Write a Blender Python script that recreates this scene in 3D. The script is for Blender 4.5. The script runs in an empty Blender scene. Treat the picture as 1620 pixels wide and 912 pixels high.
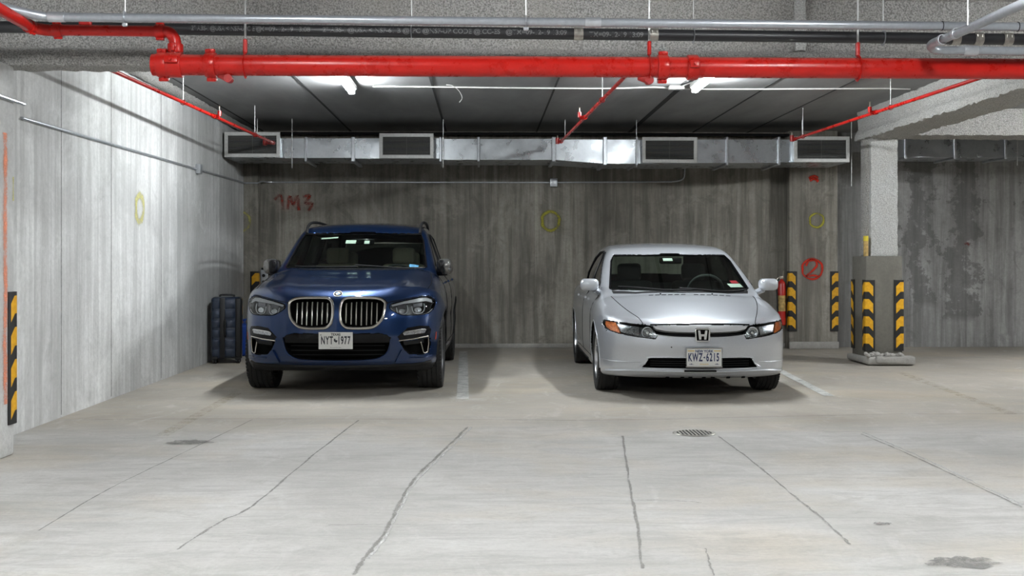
import bpy, bmesh, math, random
import numpy as np
from mathutils import Vector, Matrix, Euler
random.seed(7)
S = bpy.context.scene
C = S.collection
PI = math.pi
# ------------------------------------------------------------------ camera, world, exposure
FPX, HCAM, Y0PX, YAW = 1700.0, 1.24, 412.0, math.radians(1.516)
cam_d = bpy.data.cameras.new('camera')
cam = bpy.data.objects.new('camera', cam_d); C.objects.link(cam)
cam.location = (0, 0, HCAM); cam.rotation_euler = (PI/2, 0, -YAW)
cam_d.sensor_width = 36.0; cam_d.lens = 36.0*FPX/1620
cam_d.shift_y = -(456-Y0PX)/1620.0
cam_d.clip_start = 0.05
S.camera = cam
w = bpy.data.worlds.new('world'); S.world = w; w.use_nodes = True
w.node_tree.nodes['Background'].inputs[0].default_value = (0.8, 0.85, 0.9, 1)
w.node_tree.nodes['Background'].inputs[1].default_value = 0.05
S.view_settings.view_transform = 'Standard'; S.view_settings.look = 'None'
S.view_settings.gamma = 1; S.view_settings.use_curve_mapping = False
S.view_settings.exposure = 3.0
S.cycles.use_denoising = True
S.cycles.max_bounces = 8; S.cycles.diffuse_bounces = 4; S.cycles.transparent_max_bounces = 16
S.cycles.caustics_reflective = False; S.cycles.caustics_refractive = False
S.cycles.sample_clamp_indirect = 6
LAMP_BAY, LAMP_AISLE, LAMP_FAR = 44.0, 44.0, 76.0      # radiance of the tubes

# ------------------------------------------------------------------ where a photo ray meets a plane of the room
CY, SY = math.cos(YAW), math.sin(YAW)
def ray(px, py):
    a, b = (px-810)/FPX, (Y0PX-py)/FPX
    return (a*CY+SY, -a*SY+CY, b)
def on_y(px, py, Y):
    d = ray(px, py); t = Y/d[1]; return (d[0]*t, Y, HCAM+d[2]*t)
def on_x(px, py, X):
    d = ray(px, py); t = X/d[0]; return (X, d[1]*t, HCAM+d[2]*t)
def on_z(px, py, Z):
    d = ray(px, py); t = (Z-HCAM)/d[2]; return (d[0]*t, d[1]*t, Z)

# ------------------------------------------------------------------ node helpers
class NT:
    def __init__(s, name):
        s.m = bpy.data.materials.new(name); s.m.use_nodes = True
        s.t = s.m.node_tree; s.t.nodes.clear()
        s.out = s.n('ShaderNodeOutputMaterial')
    def n(s, typ, **k):
        x = s.t.nodes.new(typ)
        for a, b in k.items(): setattr(x, a, b)
        return x
    def l(s, a, b): s.t.links.new(a, b)
    def put(s, sock, v):
        if hasattr(v, 'is_output'): s.l(v, sock)
        elif isinstance(v, (tuple, list)):
            sock.default_value = tuple(v)+((1,) if len(v) == 3 and len(sock.default_value) == 4 else ())
        else: sock.default_value = v
    def coord(s, sc=(1, 1, 1), loc=(0, 0, 0), which='Object'):
        tc = s.n('ShaderNodeTexCoord'); mp = s.n('ShaderNodeMapping')
        mp.inputs['Scale'].default_value = sc; mp.inputs['Location'].default_value = loc
        s.l(tc.outputs[which], mp.inputs[0]); return mp.outputs[0]
    def noise(s, vec, scale, detail=4, rough=0.55, dist=0.0):
        x = s.n('ShaderNodeTexNoise'); s.l(vec, x.inputs['Vector'])
        x.inputs['Scale'].default_value = scale; x.inputs['Detail'].default_value = detail
        x.inputs['Roughness'].default_value = rough; x.inputs['Distortion'].default_value = dist
        return x.outputs['Fac']
    def vor(s, vec, scale, feat='F1', out='Distance', rnd=1.0):
        x = s.n('ShaderNodeTexVoronoi', feature=feat); s.l(vec, x.inputs['Vector']); x.inputs['Scale'].default_value = scale
        x.inputs['Randomness'].default_value = rnd
        return x.outputs[out]
    def ramp(s, fac, stops):
        x = s.n('ShaderNodeValToRGB'); s.l(fac, x.inputs[0]); e = x.color_ramp.elements
        while len(e) < len(stops): e.new(0.5)
        for q, (p, c) in zip(e, stops):
            q.position = p; q.color = (c, c, c, 1) if not isinstance(c, (tuple, list)) else tuple(c)+(1,)
        return x.outputs[0]
    def mix(s, f, a, b, mode='MIX'):
        x = s.n('ShaderNodeMix', data_type='RGBA', blend_type=mode)
        s.put(x.inputs[0], f); s.put(x.inputs[6], a); s.put(x.inputs[7], b); return x.outputs[2]
    def math(s, op, a, b=0.0, c=None):
        x = s.n('ShaderNodeMath', operation=op); s.put(x.inputs[0], a); s.put(x.inputs[1], b)
        if c is not None: s.put(x.inputs[2], c)
        return x.outputs[0]
    def bump(s, h, strength=0.3, dist=0.01, normal=None):
        x = s.n('ShaderNodeBump'); x.inputs['Strength'].default_value = strength; x.inputs['Distance'].default_value = dist
        s.l(h, x.inputs['Height'])
        if normal is not None: s.l(normal, x.inputs['Normal'])
        return x.outputs[0]
    def pbr(s, col, rough=0.5, metal=0.0, normal=None, coat=0.0, **k):
        p = s.n('ShaderNodeBsdfPrincipled')
        s.put(p.inputs['Base Color'], col); s.put(p.inputs['Roughness'], rough); s.put(p.inputs['Metallic'], metal)
        p.inputs['Coat Weight'].default_value = coat; p.inputs['Coat Roughness'].default_value = 0.03
        if normal is not None: s.l(normal, p.inputs['Normal'])
        for a, b in k.items(): s.put(p.inputs[a.replace('_', ' ')], b)
        s.l(p.outputs[0], s.out.inputs[0]); return p
    def xyz(s, v):
        x = s.n('ShaderNodeSeparateXYZ'); s.l(v, x.inputs[0]); return x.outputs

M = {}
def simple(name, col, rough=0.5, metal=0.0, coat=0.0, grain=0.06, scale=40, bump=0.0, **k):
    t = NT(name); v = t.coord()
    nz = t.noise(v, scale, 3)
    c = t.mix(t.ramp(nz, [(0.3, 0.0), (0.7, 1.0)]), tuple(x*(1-grain) for x in col), tuple(min(1, x*(1+grain)) for x in col))
    t.pbr(c, rough, metal, t.bump(nz, bump, 0.002) if bump else None, coat, **k)
    M[name] = t.m; return t.m

# ------------------------------------------------------------------ mesh helpers
class MB:
    """collects shapes and links them as ONE mesh object"""
    def __init__(s): s.v = []; s.f = []; s.mi = []; s.k = 0
    def add(s, vs, fs):
        o = len(s.v); s.v += [tuple(p) for p in vs]
        s.f += [tuple(i+o for i in f) for f in fs]; s.mi += [s.k]*len(fs); return s
    def slot(s, k): s.k = k; return s
    def box(s, lo, hi):
        x0, y0, z0 = lo; x1, y1, z1 = hi
        return s.add([(x0,y0,z0),(x1,y0,z0),(x1,y1,z0),(x0,y1,z0),(x0,y0,z1),(x1,y0,z1),(x1,y1,z1),(x0,y1,z1)],
                     [(0,3,2,1),(4,5,6,7),(0,1,5,4),(1,2,6,5),(2,3,7,6),(3,0,4,7)])
    def rbox(s, c, size, r=0.01, seg=2, rot=None, fn=None):
        bm = bmesh.new(); bmesh.ops.create_cube(bm, size=1)
        for v in bm.verts: v.co = Vector((v.co.x*size[0], v.co.y*size[1], v.co.z*size[2]))
        r = min(r, min(size)*0.49)
        bmesh.ops.bevel(bm, geom=bm.edges[:], offset=r, segments=seg, affect='EDGES', profile=0.5)
        if fn:
            for v in bm.verts: v.co = Vector(fn(*v.co))
        R = Euler(rot).to_matrix() if rot else Matrix.Identity(3)
        for v in bm.verts: v.co = R @ v.co + Vector(c)
        bm.verts.index_update()
        s.add([v.co[:] for v in bm.verts], [[v.index for v in f.verts] for f in bm.faces]); bm.free(); return s
    def tube(s, pts, r, n=10, closed=False, caps=True, flat=1.0, up=None):
        P = [Vector(p) for p in pts]; m = len(P); rs = r if isinstance(r, (list, tuple)) else [r]*m
        vs, fs = [], []; N = None
        for i, p in enumerate(P):
            a = P[(i-1) % m] if (closed or i > 0) else p
            b = P[(i+1) % m] if (closed or i < m-1) else p
            t = (b-a).normalized()
            if up is not None:
                N = Vector(up); N = (N - t*N.dot(t)).normalized()
            elif N is None:
                N = Vector((0, 0, 1)) if abs(t.z) < 0.9 else Vector((1, 0, 0)); N = (N - t*N.dot(t)).normalized()
            else:
                N = (N - t*N.dot(t)); N = N.normalized() if N.length > 1e-6 else t.orthogonal().normalized()
            B = t.cross(N)
            for j in range(n):
                an = 2*PI*j/n; vs.append(p + (N*math.cos(an)*flat + B*math.sin(an))*rs[i])
        L = m if closed else m-1
        for i in range(L):
            for j in range(n):
                a = i*n+j; b = i*n+(j+1) % n; c = ((i+1) % m)*n+(j+1) % n; d = ((i+1) % m)*n+j
                fs.append((a, d, c, b))
        if not closed and caps:
            fs.append(tuple(range(n))); fs.append(tuple((m-1)*n+j for j in reversed(range(n))))
        return s.add(vs, fs)
    def cyl(s, a, b, r, n=20, r2=None): return s.tube([a, b], [r, r if r2 is None else r2], n)
    def lathe(s, prof, axis='x', n=40, c=(0, 0, 0), closed=True):
        """prof: (along, radius); ring closed profile when closed"""
        vs, fs = [], []; m = len(prof)
        for i in range(n):
            an = 2*PI*i/n; ca, sa = math.cos(an), math.sin(an)
            for (a, r) in prof:
                p = {'x': (a, r*ca, r*sa), 'y': (r*ca, a, r*sa), 'z': (r*ca, r*sa, a)}[axis]
                vs.append((p[0]+c[0], p[1]+c[1], p[2]+c[2]))
        for i in range(n):
            for j in range(m if closed else m-1):
                a = i*m+j; b = i*m+(j+1) % m; d = ((i+1) % n)*m+j; e = ((i+1) % n)*m+(j+1) % m
                fs.append((a, b, e, d))
        return s.add(vs, fs)
    def prism(s, poly, fn, d0, d1):
        """2-D polygon extruded; fn(u, v, d) -> point"""
        n = len(poly)
        vs = [fn(u, v, d0) for u, v in poly]+[fn(u, v, d1) for u, v in poly]
        fs = [tuple(reversed(range(n))), tuple(range(n, 2*n))]+[(i, (i+1) % n, n+(i+1) % n, n+i) for i in range(n)]
        return s.add(vs, fs)
    def build(s, name, mats, parent=None, smooth=True, angle=35, origin=None, edge=False):
        me = bpy.data.meshes.new(name)
        v = s.v
        if origin is not None: v = [(a-origin[0], b-origin[1], c-origin[2]) for a, b, c in v]
        me.from_pydata(v, [], s.f)
        if not isinstance(mats, (list, tuple)): mats = [mats]
        for m_ in mats: me.materials.append(m_)
        if len(mats) > 1: me.polygons.foreach_set('material_index', s.mi)
        bm = bmesh.new(); bm.from_mesh(me); bmesh.ops.recalc_face_normals(bm, faces=bm.faces)
        if smooth:
            ca = math.radians(angle)
            for f in bm.faces: f.smooth = True
            for e in bm.edges:
                if len(e.link_faces) == 2 and e.calc_face_angle(0) > ca: e.smooth = False
        bm.to_mesh(me); bm.free(); me.update()
        if edge: me.attributes.new('edge', 'FLOAT', 'POINT').data.foreach_set('value', [1.0-2.0*(i % 2) for i in range(len(me.vertices))])
        o = bpy.data.objects.new(name, me); C.objects.link(o)
        if origin is not None: o.location = origin
        if parent is not None: o.parent = parent
        return o
def thing(name, label, cat, loc=(0, 0, 0), rotz=0, group=None):
    o = bpy.data.objects.new(name, None); C.objects.link(o); o.location = loc; o.rotation_euler = (0, 0, rotz)
    o.empty_display_size = 0.1
    return tag(o, label, cat, group)
def tag(o, label=None, cat=None, group=None, kind=None):
    if label: o['label'] = label
    if cat: o['category'] = cat
    if group: o['group'] = group
    if kind: o['kind'] = kind
    return o
def struct(o): o['kind'] = 'structure'; return o
def dup(src, parent=None):
    c = src.copy(); C.objects.link(c); c.parent = parent
    for ch in list(src.children): dup(ch, c)
    return c
def spline(pts, k=6, closed=False):
    P = [Vector(p) for p in pts]; n = len(P); out = []
    for i in range(n if closed else n-1):
        g = lambda j: P[j % n] if closed else P[max(0, min(n-1, j))]
        a, b, c, d = g(i-1), g(i), g(i+1), g(i+2)
        for q in range(k):
            t = q/k
            out.append(0.5*((2*b)+(c-a)*t+(2*a-5*b+4*c-d)*t*t+(3*b-a-3*c+d)*t*t*t))
    if not closed: out.append(P[-1])
    return [tuple(p) for p in out]
def text_mesh(txt, size, bold=0.0, xs=1.0, align='CENTER', space=1.0):
    cu = bpy.data.curves.new('lettering', 'FONT'); cu.body = txt; cu.size = size; cu.align_x = align; cu.align_y = 'CENTER'
    cu.offset = bold; cu.space_character = space; cu.resolution_u = 4
    o = bpy.data.objects.new('lettering', cu); C.objects.link(o)
    me = bpy.data.meshes.new_from_object(o)
    vs = [(v.co.x*xs, v.co.y) for v in me.vertices]; fs = [tuple(p.vertices) for p in me.polygons]
    bpy.data.objects.remove(o); bpy.data.curves.remove(cu); bpy.data.meshes.remove(me)
    return vs, fs
# ------------------------------------------------------------------ materials
def concrete(name, dark, light, streak=True, boards=0.0, axis='x', rough=0.85, stain=0.35, bumpy=0.25, damp=False):
    t = NT(name); v = t.coord()
    big = t.noise(v, 0.9, 6, 0.6, 0.4)
    fine = t.noise(v, 28, 6, 0.7)
    col = t.mix(t.ramp(big, [(0.32, 0.0), (0.68, 1.0)]), dark, light)
    x, y, z = t.xyz(v)
    if boards:
        u = x if axis == 'x' else y
        b = t.math('FLOOR', t.math('DIVIDE', u, boards))
        wn = t.n('ShaderNodeTexWhiteNoise', noise_dimensions='1D'); t.l(b, wn.inputs['W'])
        bb = t.ramp(wn.outputs['Value'], [(0.0, 0.80), (1.0, 1.14)])
        col = t.mix(1.0, col, bb, 'MULTIPLY')
        fr = t.math('FRACT', t.math('DIVIDE', u, boards))
        edge = t.math('LESS_THAN', t.math('MINIMUM', fr, t.math('SUBTRACT', 1.0, fr)), 0.012)
        col = t.mix(t.math('MULTIPLY', edge, 0.35), col, tuple(c*0.5 for c in dark))
    if streak:
        sc = (9, 9, 0.55)
        st = t.noise(t.coord(sc), 1.0, 6, 0.65, 0.3)
        col = t.mix(t.math('MULTIPLY', t.ramp(st, [(0.40, 1.0), (0.58, 0.0)]), stain), col, tuple(c*0.45 for c in dark))
        st2 = t.noise(t.coord((26, 26, 0.9), (3, 1, 7)), 1.0, 4, 0.6)
        col = t.mix(t.math('MULTIPLY', t.ramp(st2, [(0.55, 0.0), (0.75, 1.0)]), 0.22), col, tuple(min(1, c*1.35) for c in light))
    blot = t.noise(t.coord((1, 1, 1), (11, 3, 5)), 2.6, 8, 0.7, 0.8)
    pat = t.noise(t.coord((1, 1, 0.8), (21, 8, 2)), 1.1, 9, 0.72, 0.6)
    col = t.mix(t.math('MULTIPLY', t.ramp(pat, [(0.36, 1.0), (0.47, 0.0)]), 0.38), col, tuple(c*0.72 for c in dark))
    col = t.mix(t.math('MULTIPLY', t.ramp(pat, [(0.54, 0.0), (0.62, 1.0)]), 0.30), col, tuple(min(1, c*1.15) for c in light))
    col = t.mix(t.math('MULTIPLY', t.ramp(blot, [(0.56, 0.0), (0.66, 1.0)]), stain*0.8), col, tuple(c*0.55 for c in dark))
    col = t.mix(t.math('MULTIPLY', t.ramp(fine, [(0.3, 1.0), (0.62, 0.0)]), 0.30), col, tuple(c*0.6 for c in dark))
    if damp:      # two damp runs with ragged edges
        for X0, w_, zlo in ((6.86, .17, .35), (6.22, .13, .55), (8.0, .14, 1.1)):
            wob = t.math('MULTIPLY', t.math('SUBTRACT', t.noise(t.coord((2.2, 2.2, 2.2), (X0, 0, 0)), 1.6, 8, 0.75), 0.5), 1.9)
            dd = t.math('ABSOLUTE', t.math('ADD', t.math('SUBTRACT', x, X0), wob))
            mk = t.ramp(t.math('SUBTRACT', dd, w_), [(0.0, 1.0), (0.05, 0.0)])
            mk = t.math('MULTIPLY', mk, t.ramp(t.math('SUBTRACT', z, zlo), [(0.0, 0.0), (0.1, 1.0)]))
            col = t.mix(t.math('MULTIPLY', mk, 0.6), col, tuple(c*0.42 for c in dark))
    pit = t.vor(v, 60)
    col = t.mix(t.math('MULTIPLY', t.ramp(pit, [(0.10, 1.0), (0.18, 0.0)]), 0.25), col, tuple(c*0.3 for c in dark))
    t.pbr(col, rough, 0, t.bump(t.math('ADD', fine, t.math('MULTIPLY', big, 2.0)), bumpy, 0.02))
    M[name] = t.m; return t

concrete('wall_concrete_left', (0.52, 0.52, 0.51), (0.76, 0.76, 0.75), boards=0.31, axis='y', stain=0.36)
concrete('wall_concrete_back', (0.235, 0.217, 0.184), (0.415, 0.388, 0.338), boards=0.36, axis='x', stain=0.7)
concrete('wall_concrete_wet', (0.26, 0.255, 0.245), (0.42, 0.415, 0.41), boards=1.15, axis='x', stain=0.6, damp=True)
concrete('column_concrete', (0.125, 0.118, 0.10), (0.185, 0.175, 0.15), streak=False, stain=0.3)
concrete('column_concrete_light', (0.46, 0.46, 0.45), (0.70, 0.70, 0.69), streak=True, stain=0.15)
concrete('plinth_concrete', (0.32, 0.31, 0.29), (0.50, 0.48, 0.45), streak=False, stain=0.5, bumpy=0.6)
# ceiling planks: smooth grey
t = NT('ceiling_concrete'); v = t.coord()
c = t.mix(t.ramp(t.noise(t.coord((1, 0.3, 1)), 2.2, 5, 0.6, 0.4), [(0.3, 0.0), (0.7, 1.0)]), (0.22, 0.22, 0.22), (0.32, 0.32, 0.32))
c = t.mix(t.math('MULTIPLY', t.noise(v, 60, 3), 0.25), c, (0.13, 0.13, 0.13))
t.pbr(c, 0.75, 0, t.bump(t.noise(v, 50, 3), 0.1, 0.01)); M['ceiling'] = t.m
# sprayed fireproofing
def spray_coat(name, dark, light):
    t = NT(name); v = t.coord()
    n1 = t.noise(v, 95, 3, 0.6); n2 = t.noise(v, 38, 4, 0.7); n3 = t.noise(v, 2.0, 5, 0.6)
    c = t.mix(t.ramp(n1, [(0.38, 0.0), (0.60, 1.0)]), dark, light)
    c = t.mix(t.math('MULTIPLY', t.ramp(n3, [(0.45, 0.0), (0.7, 1.0)]), 0.35), c, tuple(k*m for k, m in zip(light, (0.75, 0.72, 0.66))))
    t.pbr(c, 0.95, 0, t.bump(t.math('ADD', n1, n2), 0.9, 0.02)); M[name] = t.m
spray_coat('fireproofing', (0.26, 0.253, 0.24), (0.58, 0.57, 0.55))
spray_coat('fireproofing_beam', (0.30, 0.295, 0.28), (0.60, 0.59, 0.57))
spray_coat('fireproofing_light', (0.40, 0.40, 0.39), (0.66, 0.66, 0.65))
# floor
t = NT('floor_concrete'); v = t.coord()
big = t.noise(v, 0.55, 7, 0.62, 0.7)
c = t.mix(t.ramp(big, [(0.30, 0.0), (0.66, 1.0)]), (0.38, 0.37, 0.345), (0.56, 0.55, 0.53))
x, y, z = t.xyz(v)
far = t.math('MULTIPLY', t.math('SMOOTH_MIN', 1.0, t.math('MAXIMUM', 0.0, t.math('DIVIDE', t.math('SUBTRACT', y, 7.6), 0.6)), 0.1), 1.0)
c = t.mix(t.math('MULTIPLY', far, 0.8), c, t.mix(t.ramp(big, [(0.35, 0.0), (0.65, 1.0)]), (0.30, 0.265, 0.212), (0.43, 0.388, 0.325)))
sw = t.noise(t.coord((1.2, 7, 1)), 1.3, 8, 0.7, 1.2)
c = t.mix(t.math('MULTIPLY', t.ramp(sw, [(0.36, 1.0), (0.54, 0.0)]), 0.45), c, (0.27, 0.26, 0.245))
sw2 = t.noise(t.coord((2.5, 1.1, 1), (5, 9, 0)), 1.6, 8, 0.7, 1.0)
c = t.mix(t.math('MULTIPLY', t.ramp(sw2, [(0.55, 0.0), (0.70, 1.0)]), 0.30), c, (0.66, 0.655, 0.64))
warm = t.noise(t.coord((0.5, 0.9, 1), (2, 2, 0)), 1.0, 5, 0.6, 0.4)
c = t.mix(t.math('MULTIPLY', t.ramp(warm, [(0.50, 0.0), (0.66, 1.0)]), 0.38), c, (0.50, 0.42, 0.30))
sw3 = t.noise(t.coord((0.8, 1.6, 1), (7, 4, 0)), 2.4, 9, 0.75, 1.8)
c = t.mix(t.math('MULTIPLY', t.ramp(sw3, [(0.34, 1.0), (0.50, 0.0)]), 0.42), c, (0.30, 0.285, 0.26))
fine = t.noise(v, 42, 5, 0.7)
c = t.mix(t.math('MULTIPLY', t.ramp(fine, [(0.30, 1.0), (0.58, 0.0)]), 0.22), c, (0.24, 0.23, 0.22))
grit = t.vor(v, 26)
c = t.mix(t.math('MULTIPLY', t.ramp(grit, [(0.05, 1.0), (0.09, 0.0)]), t.math('MULTIPLY', t.ramp(t.noise(v, 1.2, 3), [(0.45, 0.0), (0.6, 1.0)]), 0.7)), c, (0.17, 0.16, 0.15))
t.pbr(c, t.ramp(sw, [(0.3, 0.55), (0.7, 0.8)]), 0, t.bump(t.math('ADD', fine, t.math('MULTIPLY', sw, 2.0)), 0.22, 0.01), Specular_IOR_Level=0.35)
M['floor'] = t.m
# metals, paints
t = NT('red_pipe_paint'); v = t.coord(); tcn = t.n('ShaderNodeNewGeometry'); nz_ = t.xyz(tcn.outputs['Normal'])[2]
nn = t.noise(v, 9, 5, 0.7)
c = t.mix(t.ramp(nn, [(0.35, 0.0), (0.65, 1.0)]), (0.36, 0.007, 0.004), (0.45, 0.011, 0.007))
dust = t.math('MULTIPLY', t.ramp(t.math('ADD', nz_, t.math('MULTIPLY', nn, 0.5)), [(0.80, 0.0), (1.25, 1.0)]), 0.30)
c = t.mix(dust, c, (0.34, 0.15, 0.12))
t.pbr(c, t.ramp(nn, [(0.3, 0.22), (0.7, 0.38)]), 0, None, 0.0, Specular_IOR_Level=0.35); M['red'] = t.m
simple('red_dark', (0.33, 0.012, 0.01), 0.35, grain=0.2)
simple('galvanised', (0.55, 0.57, 0.60), 0.34, 0.75, grain=0.10, scale=25)
simple('conduit_grey', (0.36, 0.38, 0.41), 0.35, 0.55, grain=0.08)
simple('steel_rod', (0.55, 0.55, 0.55), 0.4, 0.7)
simple('black_pipe', (0.018, 0.018, 0.02), 0.4)
simple('pipe_print', (0.13, 0.13, 0.13), 0.6)
simple('clamp_steel', (0.42, 0.40, 0.36), 0.35, 0.8, grain=0.2)
simple('white_plastic', (0.75, 0.75, 0.73), 0.4)
t = NT('duct_steel'); v = t.coord()
sp = t.vor(v, 26, out='Color'); spd = t.vor(v, 30)
g = t.ramp(t.xyz(sp)[0], [(0.0, 0.44), (1.0, 0.62)])
c = t.mix(0.75, g, (0.52, 0.555, 0.59))
dk = t.math('MULTIPLY', t.ramp(t.noise(v, 48, 3, 0.6), [(0.60, 0.0), (0.72, 1.0)]), 0.22)
c = t.mix(dk, c, (0.25, 0.26, 0.27))
t.pbr(c, t.ramp(t.noise(v, 7, 3), [(0.3, 0.24), (0.7, 0.38)]), 0.85, t.bump(t.noise(v, 3.0, 2), 0.12, 0.03)); M['duct'] = t.m
simple('grille_white', (0.60, 0.60, 0.585), 0.45, grain=0.08)
simple('grille_louvre', (0.22, 0.22, 0.215), 0.5, grain=0.1)
simple('dark_void', (0.012, 0.012, 0.012), 0.9)
simple('wall_seam', (0.20, 0.20, 0.19), 0.9, grain=0.4)
simple('seam_dark', (0.03, 0.03, 0.03), 0.9)
# cars
def paint(name, col, metal, rough, flake):
    t = NT(name); v = t.coord()
    fl = t.vor(v, 420, out='Color')
    c = t.mix(flake, col, t.mix(t.xyz(fl)[0], tuple(k*0.6 for k in col), tuple(min(1, k*1.7) for k in col)))
    t.pbr(c, rough, metal, None, 1.0); M[name] = t.m
paint('blue_paint', (0.0035, 0.024, 0.092), 0.80, 0.30, 0.2)
paint('silver_paint', (0.56, 0.585, 0.63), 0.62, 0.36, 0.12)
simple('black_plastic', (0.010, 0.010, 0.011), 0.6, Specular_IOR_Level=0.25)
simple('gloss_black', (0.005, 0.005, 0.006), 0.15, coat=0.0, Specular_IOR_Level=0.22)
simple('liner', (0.004, 0.004, 0.004), 0.95, Specular_IOR_Level=0.1)
simple('chrome', (0.80, 0.80, 0.80), 0.16, 1.0, grain=0.02)
simple('bright_bar', (0.72, 0.73, 0.74), 0.26, 0.55, grain=0.02)
simple('satin_chrome', (0.55, 0.52, 0.48), 0.22, 1.0, grain=0.04)
simple('slat_metal', (0.33, 0.31, 0.28), 0.25, 0.9, grain=0.06)
simple('rubber', (0.014, 0.014, 0.014), 0.75, grain=0.3, scale=60, bump=0.2)
simple('alloy', (0.55, 0.56, 0.58), 0.28, 0.9)
simple('mirror_grey', (0.20, 0.195, 0.19), 0.18, 0.8)
simple('alloy_dark', (0.12, 0.12, 0.13), 0.3, 0.8)
simple('lamp_reflector', (0.42, 0.43, 0.45), 0.18, 0.9, grain=0.45, scale=70, bump=1.0)
simple('lamp_dark', (0.14, 0.145, 0.15), 0.25, 0.5, grain=0.4, scale=50)
simple('lamp_light_guide', (0.42, 0.43, 0.45), 0.25)
simple('amber', (0.75, 0.16, 0.02), 0.2, 0.2, coat=0.8, grain=0.5, scale=50)
simple('interior_dark', (0.012, 0.012, 0.013), 0.8)
simple('beige_leather', (0.42, 0.37, 0.28), 0.6)
simple('grey_cloth', (0.05, 0.055, 0.055), 0.9)
simple('plate_white', (0.68, 0.68, 0.66), 0.4, grain=0.03)
simple('plate_ink', (0.02, 0.02, 0.03), 0.5)
simple('plate_navy', (0.02, 0.03, 0.10), 0.5)
simple('plate_gold', (0.62, 0.42, 0.10), 0.5)
simple('sticker_white', (0.75, 0.80, 0.74), 0.5)
simple('sticker_blue', (0.20, 0.45, 0.85), 0.5)
simple('sticker_red', (0.55, 0.03, 0.05), 0.5)
simple('badge_blue', (0.03, 0.16, 0.50), 0.3)
simple('reflector_orange', (0.40, 0.05, 0.02), 0.3)
def glass(name, tint, ior=1.5, rough=0.0):
    t = NT(name)
    tr = t.n('ShaderNodeBsdfTransparent'); tr.inputs[0].default_value = tint+(1,)
    gl = t.n('ShaderNodeBsdfGlossy'); gl.inputs['Roughness'].default_value = rough; gl.inputs[0].default_value = (1, 1, 1, 1)
    fr = t.n('ShaderNodeFresnel'); fr.inputs[0].default_value = ior; gm = t.n('ShaderNodeNewGeometry')
    fac = t.math('MULTIPLY', fr.outputs[0], t.math('SUBTRACT', 1.0, gm.outputs['Backfacing']))
    mx = t.n('ShaderNodeMixShader'); t.l(fac, mx.inputs[0]); t.l(tr.outputs[0], mx.inputs[1]); t.l(gl.outputs[0], mx.inputs[2])
    t.l(mx.outputs[0], t.out.inputs[0]); M[name] = t.m
glass('glass', (0.80, 0.85, 0.82)); glass('glass_dark', (0.30, 0.33, 0.32)); glass('lens', (0.92, 0.93, 0.93), 1.35)
# luggage, guards
simple('suitcase_blue', (0.020, 0.032, 0.060), 0.22, 0.3, coat=0.5)
simple('suitcase_black', (0.008, 0.008, 0.009), 0.5)
simple('bag_blue', (0.01, 0.06, 0.34), 0.6)
simple('extinguisher_red', (0.45, 0.02, 0.015), 0.25, coat=0.4)
simple('label_cream', (0.45, 0.30, 0.10), 0.5, grain=0.4, scale=30)
simple('brass', (0.55, 0.50, 0.42), 0.3, 0.9)
simple('yellow_paint', (0.62, 0.50, 0.03), 0.5)
t = NT('guard_rubber'); v = t.coord(); x, y, z = t.xyz(v)
dist = t.math('ADD', t.math('ABSOLUTE', x), t.math('ABSOLUTE', y))
sl = t.math('MAXIMUM', 0.0, t.math('SUBTRACT', dist, 0.045))
ph = t.math('FRACT', t.math('DIVIDE', t.math('ADD', z, t.math('MULTIPLY', sl, 1.1)), 0.205))
band = t.math('MULTIPLY', t.math('GREATER_THAN', ph, 0.42), t.math('LESS_THAN', dist, 0.095))
band = t.math('MULTIPLY', band, t.math('MULTIPLY', t.math('LESS_THAN', z, 0.815), t.math('GREATER_THAN', z, 0.02)))
nn = t.noise(v, 30, 4)
yel = t.mix(t.ramp(nn, [(0.35, 0.0), (0.7, 1.0)]), (0.62, 0.30, 0.005), (0.80, 0.43, 0.01))
t.pbr(t.mix(band, (0.012, 0.012, 0.012), yel), 0.5, 0); M['guard'] = t.m
def spray_mark(name, col, dens=0.5):
    t = NT(name); v = t.coord()
    n1 = t.math('ADD', t.math('MULTIPLY', t.noise(v, 110, 3, 0.7), 0.5), t.math('MULTIPLY', t.noise(v, 9, 4, 0.6), 0.5)); at = t.n('ShaderNodeAttribute', attribute_name='edge')
    soft = t.ramp(t.math('ABSOLUTE', at.outputs['Fac']), [(0.35, 0.22), (1.0, -0.3)] if False else [(0.30, 1.0), (1.0, 0.0)])
    n2 = t.math('ADD', n1, t.math('MULTIPLY', t.math('SUBTRACT', soft, 1.0), 0.32))
    a = t.ramp(n2, [(dens-0.20, 0.0), (dens+0.16, 1.0)])
    d = t.n('ShaderNodeBsdfDiffuse'); d.inputs[0].default_value = col+(1,)
    tr = t.n('ShaderNodeBsdfTransparent'); mx = t.n('ShaderNodeMixShader')
    t.l(a, mx.inputs[0]); t.l(tr.outputs[0], mx.inputs[1]); t.l(d.outputs[0], mx.inputs[2]); t.l(mx.outputs[0], t.out.inputs[0]); M[name] = t.m
spray_mark('spray_yellow', (0.44, 0.41, 0.07), 0.43)
spray_mark('spray_yellow_faint', (0.62, 0.58, 0.22), 0.50)
spray_mark('spray_red', (0.62, 0.05, 0.03), 0.40)
spray_mark('spray_red_faint', (0.40, 0.07, 0.05), 0.50)
spray_mark('spray_orange', (0.85, 0.30, 0.17), 0.50)
spray_mark('line_white', (0.52, 0.52, 0.50), 0.385)
spray_mark('line_yellow', (0.52, 0.44, 0.27), 0.66)
spray_mark('crack_dark', (0.30, 0.29, 0.275), 0.50)
spray_mark('crack_light', (0.62, 0.615, 0.60), 0.50)
spray_mark('oil_stain', (0.24, 0.235, 0.225), 0.50)
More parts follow.
